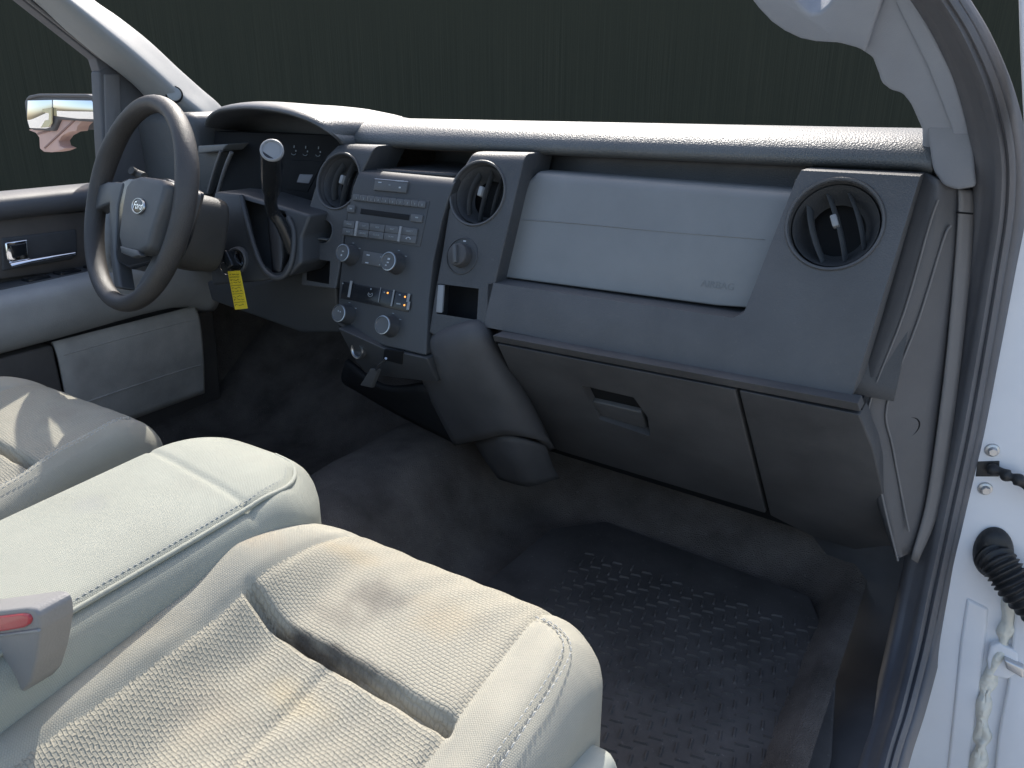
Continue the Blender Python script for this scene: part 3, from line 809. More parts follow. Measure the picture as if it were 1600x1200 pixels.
# ------------------------------------------------------------------ steering wheel
WC = atY(214, 319, .80)
wt, wy = math.radians(20), math.radians(-11)
wu = Vector((math.cos(wy), math.sin(wy), 0))
wv = Vector((-math.sin(wt) * math.sin(wy), math.sin(wt) * math.cos(wy), math.cos(wt)))
wn_ = wu.cross(wv)                      # towards the driver
if wn_.y > 0: wn_ = -wn_
W = thing('steering_wheel', 'worn dark leather steering wheel with a round emblem on its hub', 'steering wheel', tuple(WC))
RW = .172
pts = [WC + (wu * math.cos(a) + wv * math.sin(a)) * RW for a in [2 * math.pi * k / 64 for k in range(64)]]
vs, fs = [], []
nn = 20
for k in range(64):
    a = 2 * math.pi * k / 64
    rd = wu * math.cos(a) + wv * math.sin(a)
    swell = 1 + .10 * math.exp(-((math.degrees(a) - 25) / 16) ** 2) + .10 * math.exp(-((math.degrees(a) - 155) / 16) ** 2)
    for q in range(nn):
        b_ = 2 * math.pi * q / nn
        vs.append(WC + rd * (RW + math.cos(b_) * .0142 * swell) + wn_ * math.sin(b_) * .0175 * swell)
for k in range(64):
    for q in range(nn):
        fs.append([k * nn + q, k * nn + (q + 1) % nn, ((k + 1) % 64) * nn + (q + 1) % nn, ((k + 1) % 64) * nn + q])
link('rim', mesh('rim', vs, fs), M['wheel'], W, 80)
def wp(x, y, o=0):
    n_ = wn_; d0 = n_.dot(WC + n_ * o)
    return G(x, y, (n_.x, n_.y, n_.z, d0))
prism('airbag_cover', [wp(x, y, .032) for x, y in ((204, 279), (218, 274), (250, 279), (258, 288), (251, 318), (240, 352), (230, 388), (214, 396), (189, 392), (184, 370), (190, 322), (196, 290))], -wn_ * .06, M['airbag'], W, .008, 5)
hub = [o for o in bpy.data.objects if o.name == 'airbag_cover'][0]
prism('lower_pad_lip', [wp(x, y, .034) for x, y in ((187, 384), (214, 391), (218, 399), (206, 402), (189, 395))], -wn_ * .01, M['spoke'], hub, .002)
prism('hub_back', [wp(x, y, .004) for x, y in ((176, 284), (200, 276), (258, 277), (283, 292), (272, 330), (262, 365), (250, 392), (232, 412), (200, 420), (180, 410), (174, 380), (172, 330))], -wn_ * .04, M['gloss'], W, .008, 4)
prism('spoke', [wp(x, y, .006) for x, y in ((146, 292), (168, 283), (193, 284), (184, 320), (180, 395), (188, 450), (178, 450), (171, 400), (170, 318), (160, 322), (144, 330))], -wn_ * .025, M['spoke'], W, .005, 4)
prism('spoke', [wp(x, y, .006) for x, y in ((264, 286), (276, 287), (284, 288), (283, 320), (274, 352), (254, 400), (230, 446), (206, 474), (196, 472), (216, 440), (240, 395), (254, 340))], -wn_ * .025, M['spoke'], W, .005, 4)
ec = wp(217, 322, .0335)
em = lathe('emblem', [(0, .0015), (.0110, .0015), (.0118, .0012), (.0122, -.002)], ec, wn_, M['gloss'], hub, 40, 1.75, tuple(wv))
lathe('emblem_ring', [(.0112, .0014), (.0116, .0024), (.0125, .0024), (.0130, 0)], ec, wn_, M['satin'], em, 40, 1.75, tuple(wv))
link('emblem_lettering', text_mesh('Ford', .0170, frame_at(ec + wn_ * .0019, wu, wn_), .35, .0004), M['chrome'], em, smooth=False)

# steering column
SC = thing('steering_column', 'dark plastic steering column shroud with turn signal stalk behind the wheel', 'steering column', tuple(WC))
ax = -wn_
ax = Vector((0.03, 1, -.30)).normalized()
cu_ = wu; cv_ = cu_.cross(ax).normalized()
if cv_.z < 0: cv_ = -cv_
rows = []
for (t, sx, su_, sd) in ((.012, .062, .040, .070), (.035, .072, .047, .082), (.075, .076, .050, .088), (.115, .074, .050, .086), (.135, .066, .044, .080)):
    c = WC + ax * t + Vector((.012, 0, -.012))
    row = []
    for k in range(28):
        a = 2 * math.pi * k / 28
        x_ = math.copysign(abs(math.cos(a)) ** .5, math.cos(a)); y_ = math.copysign(abs(math.sin(a)) ** .55, math.sin(a))
        row.append(c + cu_ * x_ * sx + cv_ * (y_ * su_ if y_ > 0 else y_ * sd))
    rows.append(row)
for end, q in ((rows[0], .35), (rows[-1], .35)):
    pass
c0 = sum(rows[0], Vector()) / 28; c1 = sum(rows[-1], Vector()) / 28
rows = [[c0.lerp(p, .2) for p in rows[0]]] + rows + [[c1.lerp(p, .2) for p in rows[-1]]]
loft('shroud', [r + [r[0]] for r in rows], M['shroud'], SC, 3, 1, 0)
tube('stalk', [atY(226, 276, .87), atY(214, 271, .87), atY(205, 266, .86)], .0075, M['shroud'], SC, 12, 3)
# ignition
IP = G(371, 407, (0, 1, -.37, .741))
idir = Vector((.12, -1, .22)).normalized()
ig = lathe('ignition_lock', [(.026, -.004), (.0245, .004), (.022, .006), (.0195, .004), (.0185, -.002), (0, -.002)], IP, idir, M['dash'], SC, 40)
lathe('lock_face', [(.0178, 0), (.017, .0035), (.0145, .004), (.0125, .001), (0, .001)], IP, idir, M['chrome'], ig, 40)
K = thing('ignition_key', 'black headed ignition key on a thin wire ring in the column lock', 'key', tuple(IP))
fr = frame_at(IP, (1, .1, .55), idir)
soft_box('key_head', IP + idir * .016, .017, .034, .026, M['gloss'], K, .004, 3, (frame_at((0, 0, 0), (1, .1, .75), idir)).to_3x3())
rc = IP + Vector((-.006, -.024, -.012))
tube('key_ring', [rc + (Vector((.9, 0, .2)).normalized() * math.cos(a) + Vector((-.1, -.25, .95)).normalized() * math.sin(a)) * .0125 for a in [2 * math.pi * k / 20 for k in range(21)]], .0007, M['chrome'], K, 6, 2)
T = thing('key_tag', 'yellow paper tag with dark handwriting hanging from the ignition key', 'tag', tuple(IP + Vector((0, -.03, -.05))))
TP = (0, 1, 0, IP.y - .032)
tp = [G(x, y, TP) for x, y in ((355.5, 424), (374.5, 423), (386.5, 482), (367, 484))]
card = prism('card', tp, (0, .0012, 0), M['yellow'], T, .0003, 1)
hw = []
for k in range(12):
    f = .08 + k * .073
    a = tp[0].lerp(tp[3], f); b_ = tp[1].lerp(tp[2], f)
    for (s0, s1) in ([(.1, .24), (.34, .62), (.7, .9)], [(.08, .9)], [(.1, .3), (.38, .8)])[k % 3]:
        n_ = max(3, int((s1 - s0) * 16))
        pts = [a.lerp(b_, s0 + (s1 - s0) * i / n_) + Vector((0, -.0006, random.uniform(-.0016, .0016) if k % 3 != 1 else random.uniform(-.0003, .0003))) for i in range(n_ + 1)]
        hw.append(tube_mesh(pts, .00042, 5, 2))
link('handwriting', join(hw), M['ink'], T, smooth=False)

# column gear lever
GS = thing('gear_lever', 'black column gear lever with a pale round end cap beside the instrument cluster', 'gear lever', tuple(atY(430, 340, .93)))
g0, g1 = atY(425, 236, .86), atY(424, 325, .93)
gax = (g0 - g1).normalized()
tube('lever_shaft', [g1 + Vector((.01, .03, -.08)), g1 + Vector((.004, .015, -.03)), g1, g1.lerp(g0, .45)], .011, M['gloss'], GS, 14, 3)
capn = (gax * .55 + Vector((.35, -.75, .1))).normalized()
L_ = (g0 - g1).length
grip = lathe('grip', [(0, L_ * .25), (.0115, L_ * .25), (.0155, L_ * .36), (.0175, L_ * .6), (.0178, L_ * .95), (.017, L_ * 1.0), (0, L_ * 1.0)], g1, gax, M['gloss'], GS, 32)
lathe('end_cap', [(.0178, -.003), (.0182, .002), (.0165, .0042), (.0145, .0036), (.0138, .0018), (0, .0022)], g0 + gax * .001, (gax + Vector((.2, -.5, 0))).normalized(), M['bar'], GS, 36)

# ------------------------------------------------------------------ seats
def seg_dist(p, a, b):
    ax_, ay = a; bx, by = b
    dx, dy = bx - ax_, by - ay
    t = max(0, min(1, ((p[0] - ax_) * dx + (p[1] - ay) * dy) / (dx * dx + dy * dy + 1e-12)))
    return math.hypot(p[0] - ax_ - dx * t, p[1] - ay - dy * t)
def poly_dist(p, pl):
    return min(seg_dist(p, pl[i], pl[i + 1]) for i in range(len(pl) - 1))
def inside(p, poly):
    c = False; j = len(poly) - 1
    for i in range(len(poly)):
        if (poly[i][1] > p[1]) != (poly[j][1] > p[1]) and p[0] < (poly[j][0] - poly[i][0]) * (p[1] - poly[i][1]) / (poly[j][1] - poly[i][1]) + poly[i][0]:
            c = not c
        j = i
    return c
def round_poly(pts, radii, n=10):
    out = []
    N = len(pts)
    for i in range(N):
        p = Vector((*pts[i], 0)); a = Vector((*pts[i - 1], 0)); b_ = Vector((*pts[(i + 1) % N], 0))
        r = radii[i]
        da, db = (a - p).normalized(), (b_ - p).normalized()
        ang = da.angle(db) / 2
        t = r / math.tan(ang)
        c = p + (da + db).normalized() * (r / math.sin(ang))
        s, e = p + da * t - c, p + db * t - c
        tot = s.angle(e)
        for k in range(n + 1):
            f = k / n
            v = (s * math.sin((1 - f) * tot) + e * math.sin(f * tot)) / max(1e-9, math.sin(tot))
            v = v.normalized() * r
            out.append(((c + v).x, (c + v).y))
    return out

def resample(poly, step):
    out = []
    for i in range(len(poly)):
        a, b_ = Vector(poly[i]), Vector(poly[(i + 1) % len(poly)])
        k = max(1, int((b_ - a).length / step))
        for q in range(k): out.append(a.lerp(b_, q / k))
    return out

def cushion(parent, outline, top, r_edge, skirt, seams, regions, edge_drop=1.0, step=.004):
    """upholstered pad: `outline` in plan, `top(x,y)` its height, rounded edge r_edge, skirt hangs below; regions = [(name, polygon or None, material)], first match wins"""
    o2 = resample(outline, step)
    n = len(o2)
    area = sum(o2[i].x * o2[(i + 1) % n].y - o2[(i + 1) % n].x * o2[i].y for i in range(n))
    if area < 0: o2.reverse()
    cx = sum(p.x for p in o2) / n; cy = sum(p.y for p in o2) / n
    nor = []
    for i in range(n):
        t = (o2[(i + 2) % n] - o2[i - 2]).normalized()
        nor.append(Vector((-t.y, t.x)))       # inward for counter clockwise
    loops = []; uvs = []
    def uvring(arc): uvs.extend([o2[i] + nor[i] * (r_edge - arc) for i in range(n)])
    for k in range(5):
        loops.append([(o2[i], -skirt * (1 - k / 5) ** 1.0 - r_edge, 0.0) for i in range(n)]); uvring(r_edge * math.pi / 2 + skirt * (1 - k / 5))
    for k in range(13):
        a = math.pi / 2 * k / 12
        d = r_edge * (1 - math.cos(a)); h = -r_edge * (1 - math.sin(a))
        loops.append([(o2[i] + nor[i] * d, h, d) for i in range(n)]); uvring(r_edge * (math.pi / 2 - a))
    vs = []
    for lp_ in loops:
        for (p, h, d) in lp_:
            vs.append(Vector((p.x, p.y, top(p.x, p.y) + h)))
    fs = []
    for j in range(len(loops) - 1):
        for i in range(n):
            fs.append([j * n + i, j * n + (i + 1) % n, (j + 1) * n + (i + 1) % n, (j + 1) * n + i])
    # interior: grid of points clipped to the inner loop, filled by constrained triangulation
    from mathutils.geometry import delaunay_2d_cdt
    inner = [loops[-1][i][0] for i in range(n)]
    ip = [Vector((p.x, p.y)) for p in inner]
    pl = [(p.x, p.y) for p in ip]
    xs_ = [p.x for p in ip]; ys_ = [p.y for p in ip]
    gx = min(xs_); pts = list(ip)
    st_ = step * .95
    sub = pl[::2]
    y = min(ys_)
    row = 0
    while y < max(ys_):
        x = gx + (st_ / 2 if row % 2 else 0)
        while x < max(xs_):
            if inside((x, y), sub) : pts.append(Vector((x, y)))
            x += st_
        y += st_ * .866; row += 1
    res = delaunay_2d_cdt(pts, [(i, (i + 1) % n) for i in range(n)], [], 1, 1e-6)
    base = (len(loops) - 1) * n
    mp_ = {}
    for i, v in enumerate(res[0]):
        og = [q for q in res[3][i] if q < n]
        if og: mp_[i] = base + og[0]
        else:
            mp_[i] = len(vs); vs.append(Vector((v.x, v.y, top(v.x, v.y)))); uvs.append(Vector((v.x, v.y)))
    for f in res[2]: fs.append([mp_[q] for q in f])
    # sink the seams
    for v in vs:
        dz = 0
        for (pl_, depth, width) in seams:
            q = poly_dist((v.x, v.y), pl_)
            if q < width * 3: dz -= depth * math.exp(-(q / width) ** 2)
        v.z += dz
    def cls(f):
        c = sum((vs[i] for i in f), Vector()) / len(f)
        for (nm, poly, mt_) in regions:
            if poly is None or inside((c.x, c.y), poly): return nm
    groups = {}
    for f in fs: groups.setdefault(cls(f), []).append(f)
    out = {}
    for (nm, poly, mt_) in regions:
        fl = groups.get(nm, [])
        if not fl: continue
        used = {}; v2 = []; f2 = []; u2 = []
        for f in fl:
            q = []
            for i in f:
                if i not in used: used[i] = len(v2); v2.append(vs[i]); u2.append(uvs[i])
                q.append(used[i])
            f2.append(q)
        me_ = mesh(nm, v2, f2, True)
        ul = me_.uv_layers.new(name='UVMap')
        for lp_ in me_.loops: ul.data[lp_.index].uv = u2[lp_.vertex_index]
        out[nm] = link(nm, me_, mt_, parent, 80)
    return out

def stitches(name, pl, top, mat, parent, gap=.0075, ln=.0048, r=.0006, lift=.0006):
    ms = []
    pts = cr([Vector((x, y, 0)) for x, y in pl], 8)
    d = 0; nxt = 0
    for i in range(len(pts) - 1):
        L = (pts[i + 1] - pts[i]).length
        while nxt < d + L:
            p = pts[i].lerp(pts[i + 1], (nxt - d) / L); t = (pts[i + 1] - pts[i]).normalized()
            a = p - t * ln / 2; b_ = p + t * ln / 2
            ms.append(tube_mesh([Vector((a.x, a.y, top(a.x, a.y) - .0006 + lift)), Vector((p.x, p.y, top(p.x, p.y) + lift + .0004)), Vector((b_.x, b_.y, top(b_.x, b_.y) - .0006 + lift))], r, 5, 1))
            nxt += gap
        d += L
    return link(name, join(ms), mat, parent, smooth=False)

def piping(name, pl, top, mat, parent, r=.002, dz=0):
    return tube(name, [Vector((x, y, top(x, y) + dz)) for x, y in pl], r, mat, parent, 8, 4)

def sm(a, b, x):
    t = max(0, min(1, (x - a) / (b - a))); return t * t * (3 - 2 * t)

def seat(name, label, x0, mats, front_shift=0.0, side=1, yaw=0):
    """40 per cent bench cushion; x0 is its centre line"""
    w = .225
    def top(x, y):
        u = (x - x0)
        z = .366 + (y - .55) * .16
        if side > 0:
            z += .048 * sm(.065, .158, -u) * sm(.56, .41, y)
            z += .014 * sm(.115, .19, u) * sm(.575, .44, y) - .006 * sm(.15, .22, u)
        else:
            z += .014 * sm(.115, .19, -u) * sm(.575, .44, y)
            z += .030 * sm(.155, .20, u) * sm(.585, .46, y)
        z -= .060 * sm(.47, .60, y) ** 1.6 * .6
        # the front third stands proud of the seat insert and rolls down into a gap before it
        rr = .130 if side > 0 else .168
        lw = .120 if side > 0 else .135
        inn = sm(lw + .003, lw - .006, -u) * sm(rr + .003, rr - .006, u)
        g_ = .386 - .045 * u
        z += .008 * sm(g_ - .05, g_ + .03, y)
        if y > g_: z -= inn * .017 * sm(g_ + .012, g_ + .003, y)
        else: z -= inn * .014 * sm(g_ - .005, g_, y)
        z += .0007 * math.sin(u * 61 + y * 23) * math.sin(y * 47 - u * 19) + .0006 * math.sin(u * 140 + 3 * math.sin(y * 30))
        z -= .25 * max(0, .16 - y) ** 1.5
        return z
    th = thing(name, label, 'seat', (x0, .3, .3), 'front seats')
    ol = round_poly([(x0 - (.195 if side > 0 else w), -.20), (x0 + (.212 if side > 0 else w), -.20), (x0 + (.212 if side > 0 else w), .567), (x0 - (.195 if side > 0 else w), .580)], [.05, .05, .10, .06])
    lx, rx = x0 - (.120 if side > 0 else .135), x0 + (.130 if side > 0 else .168)
    Ls = [(lx + .0, .56), (lx, .42), (lx - .004, .30), (lx - .015, .15), (lx - .02, -.18)]
    Rs = [(rx, .55), (rx, .42), (rx - .004, .30), (rx - .012, .15), (rx - .01, -.18)]
    Gr = [(lx, .398), (x0, .386), (rx, .378)]
    Md = [(x0 - .005, .375), (x0 - .012, .2), (x0 - .014, -.18)]
    Ds = [(x0 + .135, .516), (x0 + .157, .508), (x0 + .178, .487), (x0 + .184, .45), (x0 + .184, .40), (x0 + .181, .30), (x0 + .178, -.15)]
    if side < 0: Ds = [(x + .022, y) for x, y in Ds]
    seams = [(Ls, .0030, .0045), (Rs, .0030, .0045), (Gr, .004, .004), (Md, .0035, .006), (Ds, .0022, .004)]
    front_ins = [(lx, .3985), (x0, .3865), (rx, .3785), (rx, .545), (lx, .555)]
    rear_ins = [(lx, .3985), (x0, .3865), (rx, .3785), (rx - .004, .30), (rx - .012, .15), (rx - .01, -.17), (lx - .02, -.17), (lx - .015, .15), (lx - .004, .30)]
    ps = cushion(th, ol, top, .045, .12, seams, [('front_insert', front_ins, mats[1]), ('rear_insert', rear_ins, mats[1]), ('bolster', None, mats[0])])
    stitches('stitching', [(x + .004, y) for x, y in Ds], lambda x, y: top(x, y) - .0005, M['thread'], th)
    stitches('stitching', [(x - .0035, y) for x, y in Ds], lambda x, y: top(x, y) - .0005, M['thread'], th)
    soft_box('seat_base', (x0 - .01, .14, .16), .40, .70, .22, M['seat_trim'], th, .03, 4)
    # plastic side shield on the door side
    prism('side_shield', [Vector((x0 + .236, y, z)) for y, z in ((-.2, .08), (.36, .08), (.45, .13), (.49, .19), (.50, .245), (.48, .29), (.42, .305), (-.2, .27))], (-.05, 0, 0), M['seat_trim'], th, .015, 4)
    return th, top

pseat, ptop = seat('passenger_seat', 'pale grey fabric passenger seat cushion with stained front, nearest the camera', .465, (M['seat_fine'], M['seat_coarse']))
dseat, dtop = seat('driver_seat', 'grey fabric driver seat cushion mostly shaded by the steering wheel', -.315, (M['seat_fine_clean'], M['seat_coarse_clean']), side=-1)
dseat.location.y += .075

# centre seat section
CT = thing('folding_seat', 'pale greenish fabric folding centre seat section between the two seats', 'seat', (.185, .3, .35))
def ctop(x, y):
    u = x - .185
    z = .434 + (y - .5) * .05 - .05 * sm(.46, .60, y) ** 1.5 * .5
    z -= 7.0 * abs(u) ** 3 + .018 * sm(.06, .12, u) * sm(.47, .56, y)
    return z
col_ = round_poly([(.066, -.2), (.302, -.2), (.312, .575), (.066, .585)], [.04, .04, .095, .06])
cseams = [([(.070, .475), (.19, .458), (.298, .447)], .0025, .004), ([(.264, .536), (.282, .510), (.289, .47), (.290, .44), (.289, .30), (.288, -.15)], .003, .004), ([(.078, .56), (.076, .4), (.078, -.15)], .003, .004)]
cushion(CT, col_, ctop, .034, .12, cseams, [('cushion', None, M['console_fabric'])])
piping('welt', [(.212, .554), (.240, .549), (.264, .536), (.282, .510), (.289, .47), (.290, .44), (.290, .36), (.289, .26), (.288, .1), (.288, -.15)], lambda x, y: ctop(x, y) - .0025, M['console_fabric'], CT, .0026)
stitches('stitching', [(.236, .541), (.258, .529), (.274, .506), (.281, .468), (.282, .44), (.282, .36), (.281, .26), (.280, .1)], lambda x, y: ctop(x, y) - .0012, M['thread'], CT, .006, .004)
soft_box('seat_base', (.185, .17, .18), .20, .66, .24, M['seat_trim'], CT, .02, 3)

# seat belt buckle standing between the seats
BK = thing('seat_belt_buckle', 'grey seat belt buckle with a red press button between the seats', 'buckle', tuple(atX(20, 1040, .30)))
BP = (0, 1, 0, .205)
bq = [G(x, y, BP) for x, y in ((-60, 962), (0, 955), (40, 950.5), (53, 952), (60, 962), (63, 984), (56, 1035), (47, 1068), (30, 1088), (-70, 1100))]
prism('housing', bq, Vector((0, .024, 0)), M['buckle'], BK, .004, 4)
bq = [G(x, y, BP) + Vector((0, -.0025, 0)) for x, y in ((-60, 970), (0, 962), (38, 957.5), (48, 959), (52, 966), (49, 974), (40, 979), (0, 986), (-60, 994))]
prism('press_button', bq, Vector((0, .012, 0)), M['red'], BK, .003, 4)
tube('housing_seam', [G(x, y, BP) + Vector((0, -.0004, 0)) for x, y in ((-60, 1000), (0, 992), (62, 984))], .0012, M['bar'], BK, 6, 3)

# ------------------------------------------------------------------ driver door
DR = thing('driver_door', 'dark driver door with grey armrest, chrome handle and map pocket', 'door', (-.80, .8, .3))
def dx_(x, y, X): return atX(x, y, X)
prism('door_shell', [Vector((-.80, y, z)) for y, z in ((-.3, -.04), (1.22, -.04), (1.24, .2), (1.24, .62), (-.3, .62))], (-.08, 0, 0), M['door'], DR, .01)
loft('upper_trim', [[Vector((X, y, z)) for X, z in ((-.86, .62), (-.84, .636), (-.80, .640), (-.765, .632), (-.755, .615), (-.762, .597), (-.79, .585))] for y in (-.2, .4, .8, 1.0, 1.16)], M['endcap'], DR, 3, 4, .006)
prism('mid_panel', [dx_(x, y, -.785) for x, y in ((-120, 350), (136, 330), (138, 420), (-120, 452))], (-.02, 0, 0), M['door'], DR, .004)
# handle recess with chrome pull
hr = prism('handle_recess', [dx_(x, y, -.782) for x, y in ((2, 372), (120, 358), (122, 398), (112, 406), (4, 424))], (-.01, 0, 0), M['lower'], DR, .004)
hd = tube('door_handle', [dx_(x, y, -.765) for x, y in ((16, 414), (40, 409), (80, 402), (117, 396))], lambda t: (.0035, .0075 * (1 - .5 * t)), M['chrome'], DR, 10, 4)
prism('handle_plate', [dx_(x, y, -.768) for x, y in ((8, 379), (44, 374), (46, 402), (60, 406), (20, 414), (12, 406))], (-.006, 0, 0), M['chrome'], hd, .003)
prism('handle_cup', [dx_(x, y, -.766) for x, y in ((15, 383), (42, 379), (43, 398), (20, 404))], (-.004, 0, 0), M['gloss'], hd, .003)
# armrest with switches
loft('armrest', [[Vector((X, y, z + dz)) for X, z in ((-.80, .462), (-.76, .466), (-.715, .462), (-.695, .448), (-.692, .42), (-.70, .38), (-.73, .345), (-.79, .33))]
                 for y, dz in ((-.2, -.02), (.5, -.005), (.8, .0), (1.0, .006), (1.12, .0), (1.19, -.03))], M['door_grey'], DR, 3, 4, .006)
for k, yv in enumerate((.80, .865, .93)):
    soft_box('window_switch', (-.757, yv, .4685 + k * .001), .030, .045, .008, M['gloss'], DR, .002, 2)
prism('switch_plate', [Vector((-.785, .70, .4655)), Vector((-.735, .70, .4655)), Vector((-.735, 1.06, .4725)), Vector((-.785, 1.06, .4725))], (0, 0, -.006), M['lower'], DR, .001)
# map pocket with ribs
loft('map_pocket', [[Vector((X, y0, z)) for X, z, y0 in ((-.745, .335, y), (-.735, .30, y), (-.737, .25, y), (-.742, .2, y), (-.75, .15, y), (-.76, .10, y))] for y in (.80, .9, 1.0, 1.08, 1.13, 1.15)], M['door_pocket'], DR, 3, 3, .01)
for z_ in (.305, .265, .225, .185):
    tube('pocket_rib', [(-.737 - (.305 - z_) * .06, y, z_ + .004 * math.sin(y * 20)) for y in (.81, .95, 1.1, 1.14)], .0022, M['door_pocket'], DR, 8, 3)
prism('pocket_end', [Vector((-.738, .60, .09)), Vector((-.738, .795, .09)), Vector((-.738, .795, .33)), Vector((-.738, .60, .33))], (-.05, 0, 0), M['door'], DR, .006)
tube('door_pull', [dx_(x, y, -.665) for x, y in ((172, 318), (165, 340), (160, 365), (159, 388), (164, 408), (176, 420))], lambda t: (.007 + .014 * math.sin(math.pi * min(1, t * 1.05)) + .0012 * math.sin(t * 40), .012), M['pillar_left'], DR, 14, 6)
# sail panel and window frame
sf = prism('sail_panel', [dx_(x, y, -.80) for x, y in ((155, 112), (172, 104), (240, 150), (290, 200), (310, 310), (166, 310), (160, 220))], (-.03, 0, 0), M['endcap'], DR, .004)
prism('sail_edge', [dx_(x, y, -.797) for x, y in ((163, 116), (188, 116), (190, 190), (178, 215), (170, 260), (166, 240))], (-.006, 0, 0), M['strip'], sf, .003)
prism('window_frame', [dx_(x, y, -.805) for x, y in ((-190, -165), (-60, -68), (34, 0), (150, 92), (156, 112), (178, 108), (235, 148), (245, 140), (180, 95), (60, 0), (-30, -68), (-165, -175))], (-.03, 0, 0), M['seal'], DR, .003)

# ------------------------------------------------------------------ mirror outside the driver window
MR = thing('side_mirror', 'door mirror with dark housing outside the driver window', 'mirror', tuple(atY(100, 180, 1.12)))
MY = 1.12
def my(x, y, o=0): return atY(x, y, MY + o)
prism('housing', [my(x, y) for x, y in ((37, 158), (41, 151), (60, 147), (140, 148), (152, 153), (157, 190), (150, 191), (90, 187), (82, 205), (48, 203), (42, 195))], (0, .13, 0), M['seal'], MR, .006, 4)
mn = Vector((0.05, -1, .02)).normalized()
prism('large_glass', [my(x, y, -.004) for x, y in ((82.5, 156), (143, 157), (147, 163), (152, 186.5), (120, 185.5), (83, 181))], (0, .003, 0), M['mirror'], MR, .0008, 2)
prism('small_glass', [my(x, y, -.004) for x, y in ((43, 157), (81, 156), (81.5, 190), (78, 199), (72, 201), (46, 200), (42, 185))], (0, .003, 0), M['mirror'], MR, .0008, 2)
prism('lens_patch', [my(x, y, -.0075) for x, y in ((66, 170), (80.5, 168), (80.5, 192), (76, 198.5), (63, 199.5), (70, 188), (76, 187), (76, 177), (66, 175))], (0, .003, 0), M['yellow_lens'], MR, .0006, 1)
prism('cap_strip', [my(x, y, -.006) for x, y in ((39, 156), (44, 149.5), (60, 146.5), (135, 147), (150, 152), (150, 155), (135, 152), (60, 151))], (0, .05, 0), M['endcap'], MR, .003)
prism('arm', [my(x, y, .03) for x, y in ((143, 152), (158, 147), (168, 155), (166, 215), (156, 190))], (0, .05, 0), M['seal'], MR, .004)
low_ = prism('building_scrap', [my(x, y, .012) for x, y in ((44, 203), (80, 200), (86, 183), (130, 186), (127, 191), (121, 197), (119, 205), (108, 206), (97, 212), (91, 220), (93, 228), (102, 232), (92, 236), (80, 238), (68, 237), (62, 232), (61, 215), (56, 208))], (0, .03, 0), M['pink'], MR, .002, 2)  # leftover scrap of a pink building, added as a solid below the mirror
for a, b_ in (((117, 187), (70, 231)), ((78, 204), (59, 209))):
    tube('siding_line', [my(*a, .011), my((a[0] + b_[0]) / 2, (a[1] + b_[1]) / 2, .011), my(*b_, .011)], .0024, M['pink_siding'], low_, 6, 2)

# ------------------------------------------------------------------ pillars
LPi = thing('windscreen_pillar', 'light grey left windscreen pillar trim with round speaker cover, sunlit along its edge', 'pillar', (-.72, 1.15, .85), 'windscreen pillars')
Rr = [(-70, -175), (60, -68), (142, 0), (185, 30), (232, 67), (275, 107), (312, 140), (340, 164), (362, 190)]
Ll = [(-165, -175), (-30, -68), (57, 0), (107, 46), (160, 90), (207, 127), (240, 160), (285, 196), (300, 225)]
rows = []
for a, b_ in zip(Ll, Rr):
    pL, pR = atX(*a, -.79), atX(*b_, -.80)
    mid = [atX(a[0] + (b_[0] - a[0]) * f, a[1] + (b_[1] - a[1]) * f, X) for f, X in ((.15, -.752), (.33, -.722), (.48, -.708), (.60, -.708), (.80, -.748))]
    back = atX(*b_, -.80) + Vector((-.04, .03, -.03))
    rows.append([pL + Vector((0, .04, .02)), pL] + mid + [pR, back])
loft('trim', rows, M['pillar_left'], LPi, 4, 4, .004)
spc = atX(272, 147, -.705)
lathe('speaker_cover', [(0, .004), (.012, .004), (.0145, .003), (.0155, -.001), (.0175, -.001), (.0185, -.006)], spc, Vector((.75, -.6, .25)), M['pillar_left'], LPi, 32)
lathe('cover_gap', [(.0150, .0005), (.0178, .001), (.0186, -.003)], spc, Vector((.75, -.6, .25)), M['dark'], LPi, 32)
tube('trim_bead', [atX(x, y, -.792) for x, y in ((-40, -68), (44, 0), (100, 45), (155, 88), (176, 102))], .004, M['strip'], LPi, 8, 4)

RP = thing('windscreen_pillar', 'pale grey right windscreen pillar trim with curved grab handle above the dashboard corner', 'pillar', (.8, 1.05, .85), 'windscreen pillars')
def pi_(x, y, o=0.0): return G(x, y, (0, 1, .93, 1.825 + o))
outer = [(1395, -90), (1385, -20), (1362, 30), (1340, 78), (1362, 92), (1372, 118), (1376, 132), (1390, 143), (1408, 148), (1422, 165), (1440, 205), (1440, 235), (1425, 262), (1425, 330), (1470, 370), (1525, 360), (1575, 300), (1570, 250), (1530, 150), (1440, -30), (1420, -90)]
Pil = prism('trim', [pi_(x, y) for x, y in outer], Vector((0, .05, .045)), M['pillar'], RP, .006, 4)
hand = prism('grab_handle', [pi_(x, y, -.014) for x, y in ((1185, -70), (1150, -40), (1172, -2), (1184, 14), (1205, 36), (1225, 50), (1250, 62), (1275, 67), (1310, 69), (1340, 77), (1352, 84), (1366, 40), (1390, -30), (1402, -90), (1325, -90), (1312, -40), (1300, 0), (1291, 12), (1281, 20), (1268, 22), (1256, 15), (1244, 0), (1232, -30), (1215, -55))], Vector((0, .03, .028)), M['pillar'], RP, .008, 5)
prism('trim_edge', [pi_(x, y, -.006) for x, y in ((1388, -90), (1440, 20), (1490, 120), (1520, 220), (1530, 296), (1500, 300), (1485, 200), (1450, 110), (1400, 10), (1360, -90))], Vector((0, .012, .011)), M['pillar'], RP, .004, 4)

